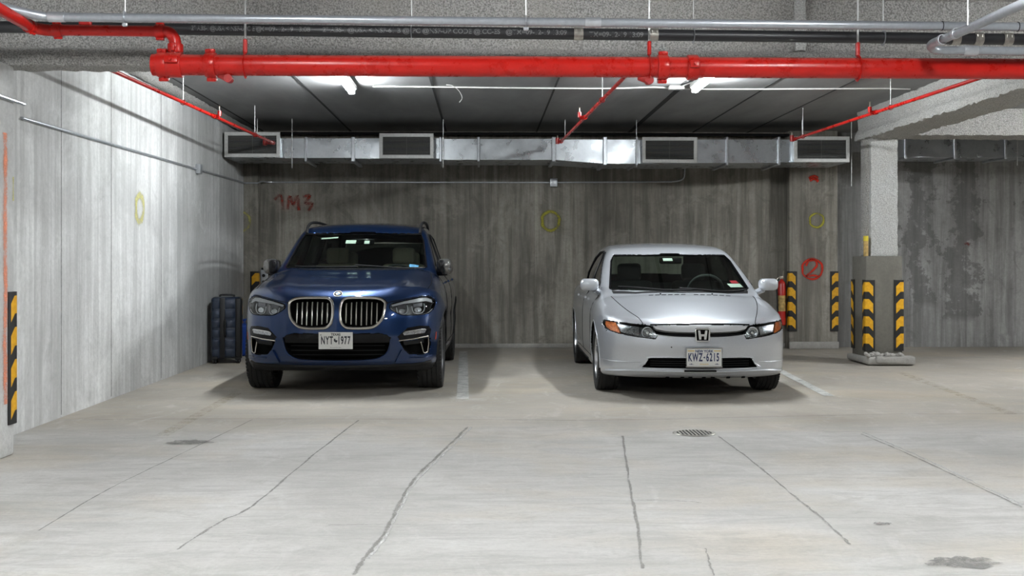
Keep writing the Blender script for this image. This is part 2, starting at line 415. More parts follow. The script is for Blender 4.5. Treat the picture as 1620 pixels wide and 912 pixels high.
def emis(name, col, s):
    t = NT(name); e = t.n('ShaderNodeEmission'); e.inputs[0].default_value = col+(1,); e.inputs[1].default_value = s
    t.l(e.outputs[0], t.out.inputs[0]); M[name] = t.m
emis('tube_bay', (0.93, 0.98, 1.0), LAMP_BAY); emis('tube_aisle', (0.95, 0.985, 1.0), LAMP_AISLE); emis('tube_far', (0.95, 0.985, 1.0), LAMP_FAR)
# ------------------------------------------------------------------ the room
XL, YB, ZC = -3.33, 15.2, 3.06          # left wall, back wall, ceiling
def wallbox(name, lo, hi, mat):
    return struct(MB().box(lo, hi).build(name, mat, smooth=False))
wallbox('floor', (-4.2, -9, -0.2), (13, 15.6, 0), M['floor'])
wallbox('ceiling', (-4.2, -9, ZC), (13, 15.6, ZC+0.2), M['ceiling'])
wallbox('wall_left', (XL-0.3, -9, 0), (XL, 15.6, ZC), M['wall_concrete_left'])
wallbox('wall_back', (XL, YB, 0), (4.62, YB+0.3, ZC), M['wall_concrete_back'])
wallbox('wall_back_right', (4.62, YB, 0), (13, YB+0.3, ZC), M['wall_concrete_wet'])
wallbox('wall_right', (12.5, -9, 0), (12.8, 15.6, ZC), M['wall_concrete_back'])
wallbox('wall_front', (-4, -8.8, 0), (13, -8.5, ZC), M['wall_concrete_left'])
YP = 14.93                               # engaged pilaster on the back wall
xa, xb = on_y(1249, 500, YP)[0], on_y(1325, 500, YP)[0]
struct(MB().rbox(((xa+xb)/2, (YP+YB)/2, ZC/2), (xb-xa, YB-YP, ZC-0.01), 0.004).build('column_back_pilaster', M['wall_concrete_back']))
xa2, xb2 = -3.33, on_y(408, 500, 15.0)[0]
struct(MB().rbox(((xa2+xb2)/2, 15.1, ZC/2), (xb2-xa2, 0.2, ZC-0.01), 0.004).build('wall_corner_pilaster', M['wall_concrete_back']))
# left near column
XC, YC = -2.995, 6.95
struct(MB().rbox(((XL+XC)/2-0.02, YC-0.45, 1.24), (XC-XL+0.04, 0.9, 2.48), 0.02).build('wall_left_column', M['column_concrete_light']))
# kicker strip along the back wall foot
struct(MB().rbox((0.9, YB-0.015, 0.03), (7.4, 0.05, 0.06), 0.01).build('baseboard_back', M['plinth_concrete']))
struct(MB().rbox((xa+(xb-xa)/2, YP-0.02, 0.05), (xb-xa+0.02, 0.05, 0.1), 0.012).build('baseboard_pilaster', M['plinth_concrete']))
def rough_prism(name, prof, a, b, axis, mat, step=0.05, amp=0.007, tagit=True, parent=None):
    """2-D profile (closed) swept straight with an uneven sprayed surface"""
    n = max(2, int((b-a)/step)); m = len(prof); rnd = random.Random(name); mb = MB(); vs = []; fs = []
    for i in range(n+1):
        s = a+(b-a)*i/n
        for (u, v) in prof:
            du, dv = rnd.uniform(-amp, amp), rnd.uniform(-amp, amp)
            vs.append((s, u+du, v+dv) if axis == 'x' else (u+du, s, v+dv))
    for i in range(n):
        for j in range(m):
            fs.append((i*m+j, i*m+(j+1) % m, (i+1)*m+(j+1) % m, (i+1)*m+j))
    fs += [tuple(range(m)), tuple(reversed(range(n*m, n*m+m)))]
    mb.add(vs, fs); o = mb.build(name, mat, parent, angle=60)
    return struct(o) if tagit else o
def densify(poly, d=0.04):
    out = []
    for i, p in enumerate(poly):
        q = poly[(i+1) % len(poly)]; L = math.hypot(q[0]-p[0], q[1]-p[1]); k = max(1, int(L/d))
        out += [(p[0]+(q[0]-p[0])*t/k, p[1]+(q[1]-p[1])*t/k) for t in range(k)]
    return out
# fireproofed steel beam across the bay mouth (I-section)
BY = 6.97
ib = [(BY-0.10, 2.475), (BY+0.12, 2.475), (BY+0.13, 2.50), (BY+0.12, 2.56), (BY+0.03, 2.585), (BY+0.03, 2.90), (BY+0.12, 2.93), (BY+0.12, ZC+0.02),
      (BY-0.12, ZC+0.02), (BY-0.12, 2.955), (BY-0.03, 2.93), (BY-0.03, 2.60), (BY-0.09, 2.575), (BY-0.125, 2.53)]
rough_prism('beam_bay_mouth', densify(ib), -3.31, 12.45, 'x', M['fireproofing'])
# beam running back to the free-standing column
bx0, bx1 = 4.56, 5.02
yb = [(bx0, 2.70), (bx1, 2.70), (bx1+0.01, 2.77), (bx1-0.14, 2.80), (bx1-0.14, ZC+0.02), (bx0+0.04, ZC+0.02), (bx0+0.05, 2.83), (bx0-0.005, 2.77)]
rough_prism('beam_side', densify(yb), BY+0.14, 13.1, 'y', M['fireproofing_beam'], amp=0.013)
hb = [(12.72, 2.74), (13.2, 2.74), (13.2, ZC+0.02), (12.72, ZC+0.02)]
rough_prism('beam_cross', densify(hb), 5.04, 12.45, 'x', M['fireproofing'], amp=0.009)
# web stiffener seen on the beam
sx = on_y(1265, 30, BY-0.05)[0]
rough_prism('beam_stiffener', densify([(sx-0.035, 2.60), (sx+0.035, 2.60), (sx+0.035, 2.93), (sx-0.035, 2.93)], 0.03), BY-0.075, BY-0.045, 'y', M['fireproofing_light'], amp=0.006, step=0.03)
# free-standing column: sprayed steel shaft on a concrete pedestal and plinth
px0, px1, py0, py1 = 4.53, 4.97, 12.62, 13.1
cs = [(px0+0.09, 12.70), (px1-0.03, 12.70), (px1-0.03, 13.0), (px0+0.09, 13.0)]
rnd = random.Random(4)
shaft = MB(); vs = []; fs = []; pr = densify(cs, 0.03); nz2 = 45
for i in range(nz2+1):
    zz = 1.27+(2.72-1.27)*i/nz2
    for (u, v) in pr: vs.append((u+rnd.uniform(-.006, .006), v+rnd.uniform(-.006, .006), zz))
m_ = len(pr)
for i in range(nz2):
    for j in range(m_): fs.append((i*m_+j, i*m_+(j+1) % m_, (i+1)*m_+(j+1) % m_, (i+1)*m_+j))
shaft.add(vs, fs); struct(shaft.build('column_shaft', M['fireproofing_light'], angle=60))
struct(MB().rbox((px0+0.10, 12.86, 2.0), (0.09, 0.2, 1.4), 0.01).build('column_shaft_flange', M['fireproofing']))
struct(MB().rbox(((px0+px1)/2, (py0+py1)/2, 0.66), (px1-px0, py1-py0, 1.26), 0.015).build('column_pedestal', M['column_concrete']))
def lump(x, y, z):
    return (x+0.012*math.sin(13*y+5*z), y+0.012*math.sin(17*x), z*(1+0.15*math.sin(9*x+4*y)))
b_ = MB(); b_.rbox(((px0+px1)/2+0.02, (py0+py1)/2-0.05, 0.055), (px1-px0+0.12, py1-py0+0.20, 0.09), 0.03, 3, fn=lump)
b_.rbox(((px0+px1)/2+0.08, py0-0.11, 0.070), (0.46, 0.15, 0.085), 0.02, 2, rot=(0.05, 0.03, 0.03), fn=lump)
rl = random.Random(3)
for i in range(26):
    b_.rbox((px0-.03+rl.random()*(px1-px0), py0-.03-rl.random()*.10, .10+rl.random()*.03), (.05+rl.random()*.06, .05, .03+rl.random()*.02), .012, 1, rot=(rl.random(), rl.random()*.5, rl.random()*3))
struct(b_.build('column_plinth', M['plinth_concrete']))
# patch at the foot of the shaft
# ceiling seams between the planks
k = 1
for X, wd in ((-3.1, .02), (-1.87, .026), (-0.53, .026), (0.75, .02), (2.07, .06), (2.97, .022), (3.75, .02)):
    struct(MB().box((X-wd/2, 7.1, ZC-0.004), (X+wd/2, YB, ZC+0.001)).build('ceiling_seam_%d' % k, M['seam_dark'], smooth=False)); k += 1
for i_, (px, py0_, py1_) in enumerate(((97, 118, 655), (176, 118, 640), (255, 118, 612))):
    a = on_x(px, 400, XL); struct(MB().box((XL-.01, a[1]-.006, .02), (XL+.0012, a[1]+.006, ZC)).build('trim_%d' % (i_+2), M['wall_seam'], smooth=False))
# rough ledge where ceiling meets the left wall
rough_prism('trim_left', [(XL, 3.0), (XL+0.05, 2.99), (XL+0.10, 3.02), (XL+0.12, 3.06), (XL, 3.06)], 7.1, 15.0, 'y', M['fireproofing'], amp=0.01)
# floor: joints and cracks
def floor_strip(name, pts, wd, mat, zz=0.0015, amp=0.0):
    """thin strip lying on the floor through photo points"""
    P = [on_z(a, b, zz) for a, b in pts]; P = spline(P, 8)
    rnd = random.Random(name); vs = []; fs = []
    for i, p in enumerate(P):
        a = Vector(P[max(0, i-1)]); b = Vector(P[min(len(P)-1, i+1)]); t_ = (b-a).normalized(); nn_ = Vector((-t_.y, t_.x, 0))
        ww = wd*(1+rnd.uniform(-.35, .35)); off = rnd.uniform(-amp, amp)
        vs += [Vector(p)+nn_*(ww/2+off), Vector(p)-nn_*(ww/2-off)]
    for i in range(len(P)-1): fs.append((2*i, 2*i+1, 2*i+3, 2*i+2))
    return MB().add(vs, fs).build(name, mat, smooth=False, edge=True)
k = 1
for pts, wd, mt in (
    ([(150, 664), (420, 663), (700, 664), (960, 665), (1200, 660), (1400, 656), (1619, 655)], .016, 'crack_dark'),
    ([(567, 665), (490, 725), (400, 800), (350, 825), (280, 870)], .020, 'crack_dark'),
    ([(400, 664), (300, 712), (180, 770), (60, 840)], .012, 'crack_dark'),
    ([(740, 676), (700, 715), (650, 765), (610, 840), (575, 885), (560, 910)], .030, 'crack_dark'),
    ([(746, 676), (706, 715), (656, 765), (616, 840), (582, 885)], .024, 'crack_light'),
    ([(985, 690), (995, 760), (1008, 830), (1016, 900)], .022, 'crack_dark'),
    ([(1136, 690), (1190, 730), (1250, 780), (1300, 820), (1345, 862)], .020, 'crack_dark'),
    ([(1365, 684), (1440, 716), (1530, 758), (1619, 800)], .026, 'crack_light'),
    ([(1363, 687), (1438, 719), (1528, 761), (1617, 803)], .020, 'crack_dark'),
    ([(1000, 792), (1060, 792), (1110, 796)], .012, 'crack_dark'),
    ([(520, 831), (600, 830), (650, 830)], .008, 'crack_dark'),
    ([(1116, 868), (1122, 890), (1130, 911)], .012, 'crack_dark')):
    struct(floor_strip('floor_joint_%d' % k, pts, wd, M[mt], amp=0.003, zz=0.0012+0.0002*k)); k += 1
def parking_line(px_top, px_bot, ya, yb_, half, label, mat='line_white'):
    A = on_z(px_top, ya, 0.004); B = on_z(px_bot, yb_, 0.004); n = 30; vs = []; fs = []
    d = (Vector(B)-Vector(A)).normalized(); nn_ = Vector((-d.y, d.x, 0))*half
    for i in range(n+1):
        p = Vector(A).lerp(Vector(B), i/n); vs += [p+nn_, p-nn_]
        if i: fs.append((2*i-2, 2*i-1, 2*i+1, 2*i))
    o = MB().add(vs, fs).build('parking_line', M[mat], smooth=False); return tag(o, label, 'floor marking')
parking_line(733, 732, 556, 632, 0.055, 'white painted bay line on the floor beside the blue car')
parking_line(1215, 1312, 577, 627, 0.05, 'white painted bay line on the floor beside the silver car')
parking_line(1425, 1600, 590, 655, 0.05, 'faint yellow bay line on the floor right of the column', 'line_yellow')
parking_line(375, 255, 622, 690, 0.05, 'faint yellow bay line on the floor left of the blue car', 'line_yellow')
k = 1
for (cx, cy, rx, ry) in ((1520, 890, .16, .10), (1395, 829, .05, .03), (300, 700, .18, .1)):
    P = on_z(cx, cy, 0.0035); r_ = random.Random(cx)
    vs = [(P[0]+rx*math.cos(a)*r_.uniform(.6, 1.1), P[1]+ry*math.sin(a)*r_.uniform(.6, 1.1), 0.0045) for a in [2*PI*i/26 for i in range(26)]]
    struct(MB().add(vs, [tuple(range(26))]).build('floor_stain_%d' % k, M['oil_stain'], smooth=False)); k += 1
# ------------------------------------------------------------------ car bodies: a smooth solid described by its sections
def cub(x, xs, ys):
    """monotone cubic interpolation"""
    xs = np.asarray(xs, float); ys = np.asarray(ys, float); h = np.diff(xs); d = np.diff(ys)/h
    m = np.zeros_like(ys); m[0] = d[0]; m[-1] = d[-1]
    s = np.sign(d[:-1])*np.sign(d[1:]) > 0
    w1 = 2*h[1:]+h[:-1]; w2 = h[1:]+2*h[:-1]
    with np.errstate(all='ignore'):
        hm = (w1+w2)/(w1/d[:-1]+w2/d[1:])
    m[1:-1] = np.where(s, hm, 0)
    x = np.clip(x, xs[0], xs[-1]); i = np.clip(np.searchsorted(xs, x)-1, 0, len(xs)-2)
    t = (x-xs[i])/h[i]; t2 = t*t; t3 = t2*t
    return (2*t3-3*t2+1)*ys[i]+(t3-2*t2+t)*h[i]*m[i]+(-2*t3+3*t2)*ys[i+1]+(t3-t2)*h[i]*m[i+1]
def smax(a, b, k):
    h = np.clip(0.5+0.5*(a-b)/k, 0, 1); return b+(a-b)*h+k*h*(1-h)
def smin(a, b, k): return -smax(-a, -b, k)
def polyd(u, v, poly):
    """signed distance to a closed 2-D polygon, negative inside"""
    P = np.asarray(poly, float); out = np.full(u.shape, 1.0)
    lo = P.min(0)-0.12; hi = P.max(0)+0.12
    sel = (u > lo[0]) & (u < hi[0]) & (v > lo[1]) & (v < hi[1])
    if not sel.any(): return out
    a = u[sel]; b = v[sel]; d = np.full(a.shape, 1e9); s = np.ones(a.shape)
    n = len(P)
    for i in range(n):
        p = P[i]; q = P[(i+1) % n]; ex, ey = q-p; wx = a-p[0]; wy = b-p[1]
        t = np.clip((wx*ex+wy*ey)/(ex*ex+ey*ey+1e-12), 0, 1)
        dx = wx-ex*t; dy = wy-ey*t; d = np.minimum(d, dx*dx+dy*dy)
        c1 = b >= p[1]; c2 = b < q[1]; c3 = ex*wy > ey*wx
        s = np.where((c1 & c2 & c3) | (~c1 & ~c2 & ~c3), -s, s)
    out[sel] = s*np.sqrt(d); return out

class Car:
    """P: dict of section curves.  Local frame: x across, y rearwards from the nose, z up."""
    def __init__(s, P): s.P = P
    def outer(s, X, Y, Z):
        P = s.P; ax = np.sqrt(X*X+1e-6)
        # lower body
        zt = cub(Y, *P['deck'])-cub(ax, *P['crown'])*cub(Y, *P['crown_k'])+P['ridge'](ax, Y)
        hw = cub(Z, *P['side'])+cub(Y, *P['plan'])
        yf = cub(Z, *P['nose'])+cub(ax, *P['nose_plan'])
        yr = P['L']-cub(Z, *P['tail'])-0.18*(ax/0.9)**4
        k = P['k']
        low = smax((Z-zt)*0.92, (ax-hw)*0.97, P['ks'])
        low = smax(low, (yf-Y)*0.93, k)
        low = smax(low, Y-yr, 0.08)
        low = smax(low, cub(Y, *P['belly'])-Z, 0.03)
        # cabin
        zr = cub(Y, *P['roof'])-P['roof_crown']*(ax/0.6)**2.4
        zw = P['ws'][1]+(Y-P['ws'][0]-P['ws'][4]*(ax/0.7)**2.2)*P['ws'][2]
        sl = 1/math.hypot(1, P['ws'][2])
        up = smax((Z-zr)*0.97, (Z-zw)*sl, 0.035)
        zb = P['rw'][1]-(Y-P['rw'][0]+0.10*(ax/0.7)**2)*P['rw'][2]
        up = smax(up, (Z-zb)/math.hypot(1, P['rw'][2]), 0.06)
        hg = cub(Z, *P['cab'])+cub(Y, *P['cab_plan'])
        up = smax(up, (ax-hg)*0.95, 0.05)
        up = np.maximum(up, P['cab_z0']-Z)
        return smin(low, up, 0.02)
    def body(s, X, Y, Z):
        P = s.P; F0 = s.outer(X, Y, Z); F = F0; ax = np.abs(X)
        lab = np.zeros(X.shape, int)
        def cut(F, lab, g, L):
            g = -g; m = g > F; return np.where(m, g, F), np.where(m, L, lab)
        # hollow cabin
        cav = np.maximum.reduce([F0+0.045, P['cabin'][0]-Z, P['cabin'][1]-Y, Y-P['cabin'][2], ax-0.86])
        F, lab = cut(F, lab, cav, 2)
        band = -F0-0.10
        for pl in P['win_front']: F, lab = cut(F, lab, np.maximum.reduce([polyd(X if P.get('x') else ax, Z, pl), band, Y-P['cabin'][2]*0.62, -0.4-F0*0]), 3)
        for pl in P['win_side']: F, lab = cut(F, lab, np.maximum.reduce([polyd(Y, Z, pl), band, 0.25-ax]), 3)
        for pl in P['win_rear']: F, lab = cut(F, lab, np.maximum.reduce([polyd(ax, Z, pl), band, P['cabin'][2]*0.68-Y]), 3)
        for pl, dep in P['holes']:
            F, lab = cut(F, lab, np.maximum.reduce([polyd(ax, Z, pl), -F0-dep, Y-1.0]), 10+[id(q[0]) for q in P['holes']].index(id(pl)))
        for (wy, wz, wr) in P['arches']:
            F, lab = cut(F, lab, np.maximum.reduce([np.sqrt((Y-wy)**2+(Z-wz)**2)-wr, 0.55-ax]), 1)
        return F, lab
    def Fb(s, X, Y, Z): return s.body(X, Y, Z)[0]
    def grad(s, f, p, e=0.0015):
        x, y, z = p[:, 0], p[:, 1], p[:, 2]
        return np.stack([(f(x+e, y, z)-f(x-e, y, z)), (f(x, y+e, z)-f(x, y-e, z)), (f(x, y, z+e)-f(x, y, z-e))], 1)/(2*e)
    def mesh(s, h=0.0125):
        P = s.P; W = P['W']+0.06; H = P['H']+0.06
        xs = np.arange(-h/2, W, h)  # symmetric half, first layer mirrors
        xs = (np.arange(int(W/h))+0.5)*h
        ys = np.arange(-0.06, P['L']+0.06, h); zs = np.arange(0.10, H, h)
        nx, ny, nz = (len(a)//4*4 for a in (xs, ys, zs)); xs, ys, zs = xs[:nx], ys[:ny], zs[:nz]
        cx, cy, cz = xs[2::4], ys[2::4], zs[2::4]
        G = np.meshgrid(cx, cy, cz, indexing='ij')
        Fc = s.Fb(*[g.ravel() for g in G]).reshape(G[0].shape)
        V = np.repeat(np.repeat(np.repeat(Fc, 4, 0), 4, 1), 4, 2)
        I = np.argwhere(np.abs(V) < 4*h*1.55)
        for a in range(0, len(I), 400000):
            q = I[a:a+400000]; V[q[:, 0], q[:, 1], q[:, 2]] = s.Fb(xs[q[:, 0]], ys[q[:, 1]], zs[q[:, 2]])
        V = np.concatenate([V[::-1], V], 0); xs = np.concatenate([-xs[::-1], xs])
        V = np.pad(V, 1, constant_values=1.0); org = np.array([xs[0]-h, ys[0]-h, zs[0]-h])
        ins = V < 0
        c = ins[:-1, :-1, :-1].astype(np.int8); cnt = c.copy()
        for dx, dy, dz in ((1,0,0),(0,1,0),(0,0,1),(1,1,0),(1,0,1),(0,1,1),(1,1,1)):
            cnt = cnt+ins[dx:V.shape[0]-1+dx, dy:V.shape[1]-1+dy, dz:V.shape[2]-1+dz]
        act = (cnt > 0) & (cnt < 8); A = np.argwhere(act)
        vid = np.full(act.shape, -1, int); vid[act] = np.arange(len(A))
        acc = np.zeros((len(A), 3)); num = np.zeros(len(A))
        E = [((a, b, c_), ax_) for ax_ in range(3) for a in (0, 1) for b in (0, 1) for c_ in (0, 1) if (a, b, c_)[ax_] == 0]
        for o, ax_ in E:
            p = A+np.array(o); q = p.copy(); q[:, ax_] += 1
            va = V[p[:, 0], p[:, 1], p[:, 2]]; vb = V[q[:, 0], q[:, 1], q[:, 2]]
            m = (va < 0) != (vb < 0); t = np.where(m, va/(va-vb+1e-12), 0)
            pt = p.astype(float); pt[:, ax_] += t; acc[m] += pt[m]; num[m] += 1
        vts = org+h*acc/num[:, None]
        quads = []
        for ax_ in range(3):
            b, c_ = (ax_+1) % 3, (ax_+2) % 3
            sl = [slice(None)]*3; s2 = list(sl); sl[ax_] = slice(0, -1); s2[ax_] = slice(1, None)
            ch = ins[tuple(sl)] != ins[tuple(s2)]; Q = np.argwhere(ch)
            ok = (Q[:, b] > 0) & (Q[:, c_] > 0) & (Q[:, b] < V.shape[b]-1) & (Q[:, c_] < V.shape[c_]-1); Q = Q[ok]
            def cell(db, dc):
                q = Q.copy(); q[:, b] -= db; q[:, c_] -= dc; return vid[q[:, 0], q[:, 1], q[:, 2]]
            f = np.stack([cell(1, 1), cell(0, 1), cell(0, 0), cell(1, 0)], 1)
            inside = ins[Q[:, 0], Q[:, 1], Q[:, 2]]; f = np.where(inside[:, None], f, f[:, ::-1]); quads.append(f)
        fcs = np.concatenate(quads)
        for it in range(3):
            g = s.grad(s.Fb, vts); v = s.Fb(vts[:, 0], vts[:, 1], vts[:, 2]); st = (v/np.maximum((g*g).sum(1), 0.3))
            st = np.clip(st, -h*0.5, h*0.5); vts = vts-st[:, None]*g*(0.9 if it else 0.7)
        s.v, s.f = vts, fcs
        g = s.grad(s.Fb, vts); s.n = g/np.maximum(np.linalg.norm(g, axis=1), 1e-9)[:, None]
        cen = vts[fcs].mean(1); s.cen = cen
        p = vts[fcs]; fn = np.cross(p[:, 2]-p[:, 0], p[:, 3]-p[:, 1]); fn /= np.maximum(np.linalg.norm(fn, axis=1), 1e-12)[:, None]; s.fn = fn
        _, lab = s.body(cen[:, 0], cen[:, 1], cen[:, 2])
        F0 = s.outer(cen[:, 0], cen[:, 1], cen[:, 2])
        lab = np.where(np.abs(F0) < 0.0035, 0, lab); s.lab = lab
    def part(s, name, mask, mat, parent):
        f = s.f[mask]
        if len(f) == 0: return None
        fn = s.fn[mask]; u, inv = np.unique(f, return_inverse=True); inv = inv.reshape(f.shape)
        me = bpy.data.meshes.new(name); me.vertices.add(len(u)); me.vertices.foreach_set('co', s.v[u].ravel())
        me.loops.add(f.size); me.loops.foreach_set('vertex_index', inv.ravel().astype(np.int32))
        me.polygons.add(len(f)); me.polygons.foreach_set('loop_start', np.arange(0, f.size, 4, dtype=np.int32))
        me.polygons.foreach_set('loop_total', np.full(len(f), 4, dtype=np.int32))
        me.update(calc_edges=True); me.validate()
        me.polygons.foreach_set('use_smooth', np.ones(len(me.polygons), bool))
        if len(me.polygons) == len(f):
            vn = s.n[f]; d = (vn*fn[:, None, :]).sum(2); ln = np.where(d[..., None] > 0.80, vn, fn[:, None, :])
            me.normals_split_custom_set(ln.reshape(-1, 3).tolist())
        me.materials.append(mat)
        o = bpy.data.objects.new(name, me); C.objects.link(o); o.parent = parent; return o
    # --- mapping 2-D outlines on the skin
    def solve(s, kind, U, V, sgn=1):
        U = np.asarray(U, float); V = np.asarray(V, float); n = len(U)
        if kind == 'front': T = np.arange(-0.1, 2.9, 0.02)
        elif kind == 'side': T = np.arange(1.15, 0.2, -0.02)
        elif kind == 'top': T = np.arange(1.9, 0.2, -0.02)
        elif kind == 'rear': T = np.arange(s.P['L']+0.1, 2.2, -0.02)
        def pt(t):
            if kind in ('front', 'rear'): return U, t, V
            if kind == 'side': return sgn*t, U, V
            return U, V, t
        U0, V0 = U, V; U = np.repeat(U0, len(T)); V = np.repeat(V0, len(T))
        F = s.outer(*pt(np.tile(T, n))).reshape(n, len(T)); U, V = U0, V0
        ins = F < 0; any_ = ins.any(1); k = np.where(any_, ins.argmax(1), len(T)-1)
        b = T[k].astype(float); a = b-(T[1]-T[0])
        for _ in range(14):
            c = (a+b)/2; F = s.outer(*pt(c)); a = np.where(F < 0, a, c); b = np.where(F < 0, c, b)
        return np.stack(pt(b), 1).reshape(-1, 3) if kind != 'side' else np.stack([sgn*b, U, V], 1)
    def onto(s, kind, uv, off=0.0, sgn=1):
        uv = np.asarray(uv, float); p = s.solve(kind, uv[:, 0], uv[:, 1], sgn)
        g = s.grad(s.outer, p, 0.004); g /= np.linalg.norm(g, axis=1)[:, None]
        return p+g*off
    def patch(s, mb, kind, poly, o1, o0, sgn=1, step=0.04, mirror=False):
        """closed solid following the skin between offsets o0 and o1 inside the outline"""
        bm = bmesh.new(); vs = [bm.verts.new((u, v, 0)) for u, v in poly]; bm.faces.new(vs)
        bmesh.ops.triangulate(bm, faces=bm.faces[:])
        P = np.asarray(poly)
        for ax_ in (0, 1):
            a, b = P[:, ax_].min(), P[:, ax_].max(); n = int((b-a)/step)
            for i in range(1, n+1):
                co = [0, 0, 0]; co[ax_] = a+(b-a)*i/(n+1); no = [0, 0, 0]; no[ax_] = 1
                bmesh.ops.bisect_plane(bm, geom=bm.verts[:]+bm.edges[:]+bm.faces[:], plane_co=co, plane_no=no)
        bmesh.ops.remove_doubles(bm, verts=bm.verts[:], dist=1e-5)
        bm.verts.index_update(); uv = [(v.co.x, v.co.y) for v in bm.verts]; n = len(uv)
        F = [[v.index for v in f.verts] for f in bm.faces]; Bd = [[v.index for v in e.verts] for e in bm.edges if len(e.link_faces) == 1]; bm.free()
        A = s.onto(kind, uv, o1, sgn); B = s.onto(kind, uv, o0, sgn)
        fs = F+[[i+n for i in reversed(f)] for f in F]+[[a, b, b+n, a+n] for a, b in Bd]
        allv = np.concatenate([A, B])
        mb.add(allv.tolist(), fs)
        if mirror: mb.add((allv*np.array([-1, 1, 1])).tolist(), fs)
        return mb
    def line(s, mb, kind, pts, r, off=0.0, sgn=1, closed=False, n=8, flat=1.0, smooth=4, mirror=False):
        q = spline([(a, b, 0) for a, b in pts], smooth, closed) if smooth > 1 else [(a, b, 0) for a, b in pts]
        L = s.onto(kind, [(a, b) for a, b, _ in q], off, sgn)
        mb.tube(L.tolist(), r, n, closed, flat=flat)
        if mirror: mb.tube((L*np.array([-1, 1, 1])).tolist(), r, n, closed, flat=flat)
        return mb
def mir(poly): return [(-a, b) for a, b in reversed(poly)]
def wheel(parent, name, c, R, wd, rimr, side, spokes, mats, dish=0.02):
    """side = +1 when the outer face looks to +x"""
    e = bpy.data.objects.new(name, None); C.objects.link(e); e.parent = parent; e.location = c
    h = wd/2; pr = []
    for (a, r) in [(-h*.80, rimr), (-h*.98, rimr+.02), (-h, rimr+(R-rimr)*.5), (-h*.93, R-.022), (-h*.82, R-.006)]: pr.append((a, r))
    for q in (-.55, -.18, .18, .55):
        pr += [(h*(q-.035), R), (h*(q-.03), R-.009), (h*(q+.03), R-.009), (h*(q+.035), R)]
    for (a, r) in [(h*.82, R-.006), (h*.93, R-.022), (h, rimr+(R-rimr)*.5), (h*.98, rimr+.02), (h*.80, rimr)]: pr.append((a, r))
    tb = MB().lathe(pr, 'x', 64)
    for i in range(64):     # shoulder blocks
        an = 2*PI*i/64
        for q in (-.88, .88):
            tb.rbox((h*q*0.99, (R-.011)*math.cos(an), (R-.011)*math.sin(an)), (h*.16, R*.07, .014), .003, 1, rot=(an+PI/2, 0, 0))
    tyre = tb.build('tyre', M['rubber'], e)
    o = side*h*.80
    rb = MB().lathe([(o, rimr+.006), (o+side*.006, rimr-.006), (o-side*.02, rimr-.018), (o-side*.10, rimr-.03), (-o, rimr-.03), (-o, rimr+.004)], 'x', 48)
    rb.lathe([(o-side*dish, .0), (o-side*dish, .035), (o-side*(dish+.01), .06), (o-side*(dish+.05), .06), (o-side*(dish+.05), 0)], 'x', 24)
    rb.build('rim', mats[0], e)
    for i in range(spokes):
        an = 2*PI*(i+.3)/spokes; ca, sa = math.cos(an), math.sin(an)
        for dlt in (-.10, .10):
            c1, s1 = math.cos(an+dlt), math.sin(an+dlt)
            MB().tube([(o-side*(dish+.006), .05*ca, .05*sa), (o-side*dish, (rimr*.55)*c1, (rimr*.55)*s1), (o-side*.012, (rimr-.02)*c1, (rimr-.02)*s1)], [.014, .012, .011], 8).build('spoke', mats[0], e) if dlt < 0 else \
            MB().tube([(o-side*(dish+.006), .05*ca, .05*sa), (o-side*dish, (rimr*.55)*c1, (rimr*.55)*s1), (o-side*.012, (rimr-.02)*c1, (rimr-.02)*s1)], [.014, .012, .011], 8).build('spoke', mats[0], e)
    MB().lathe([(o-side*(dish+.07), .0), (o-side*(dish+.07), rimr*.72), (o-side*(dish+.08), rimr*.72), (o-side*(dish+.08), 0)], 'x', 40).build('brake_disc', M['alloy_dark'], e)
    return e
def plate(parent, loc, tilt, state, chars, mark, extra, mats, frame=None):
    e = bpy.data.objects.new('number_plate', None); C.objects.link(e); e.parent = parent; e.location = loc; e.rotation_euler = (tilt, 0, 0)
    MB().rbox((0, 0, 0), (.305, .004, .152), .0018, 1, fn=None).build('plate_panel', M['plate_white'], e)
    def put(name, txt, size, x, z, mat, bold=0.0, xs=1.0, sp=1.0):
        vs, fs = text_mesh(txt, size, bold, xs, space=sp); n = len(vs)
        MB().add([(a+x, -.0035, b+z) for a, b in vs], fs).build(name, mat, e, smooth=False)
    put('state_lettering', state, .031, 0, .055, mats[1], .0011, .95)
    put('plate_number', chars[0], .098, -.078, 0.000, mats[0], .0030, .50, 1.22)
    put('plate_number', chars[1], .098, .074, 0.000, mats[0], .0030, .50, 1.22)
    MB().add([(a, -.0036, b) for a, b in mark], [tuple(range(len(mark)))]).build('state_mark', mats[0], e, smooth=False)
    extra(e, put)
    if frame:
        MB().tube([(-.158, -.002, -.08), (-.158, -.002, .08), (.158, -.002, .08), (.158, -.002, -.08)], .007, 8, True).build('plate_frame', frame, e)
    return e
def seat(parent, name, x, y, mat, z0=0.35, top=1.22, hr=True):
    e = bpy.data.objects.new(name, None); C.objects.link(e); e.parent = parent; e.location = (x, y, 0)
    MB().rbox((0, -.25, z0+.12), (.50, .52, .16), .05, 3).build('cushion', mat, e)
    bh = top-z0-.1
    MB().rbox((0, .10, z0+.1+bh/2), (.50, .15, bh), .06, 4, rot=(-.16, 0, 0)).build('backrest', mat, e)
    if hr:
        MB().rbox((0, .20, top+.09), (.26, .10, .19), .045, 4, rot=(-.1, 0, 0)).build('headrest', mat, e)
    return e
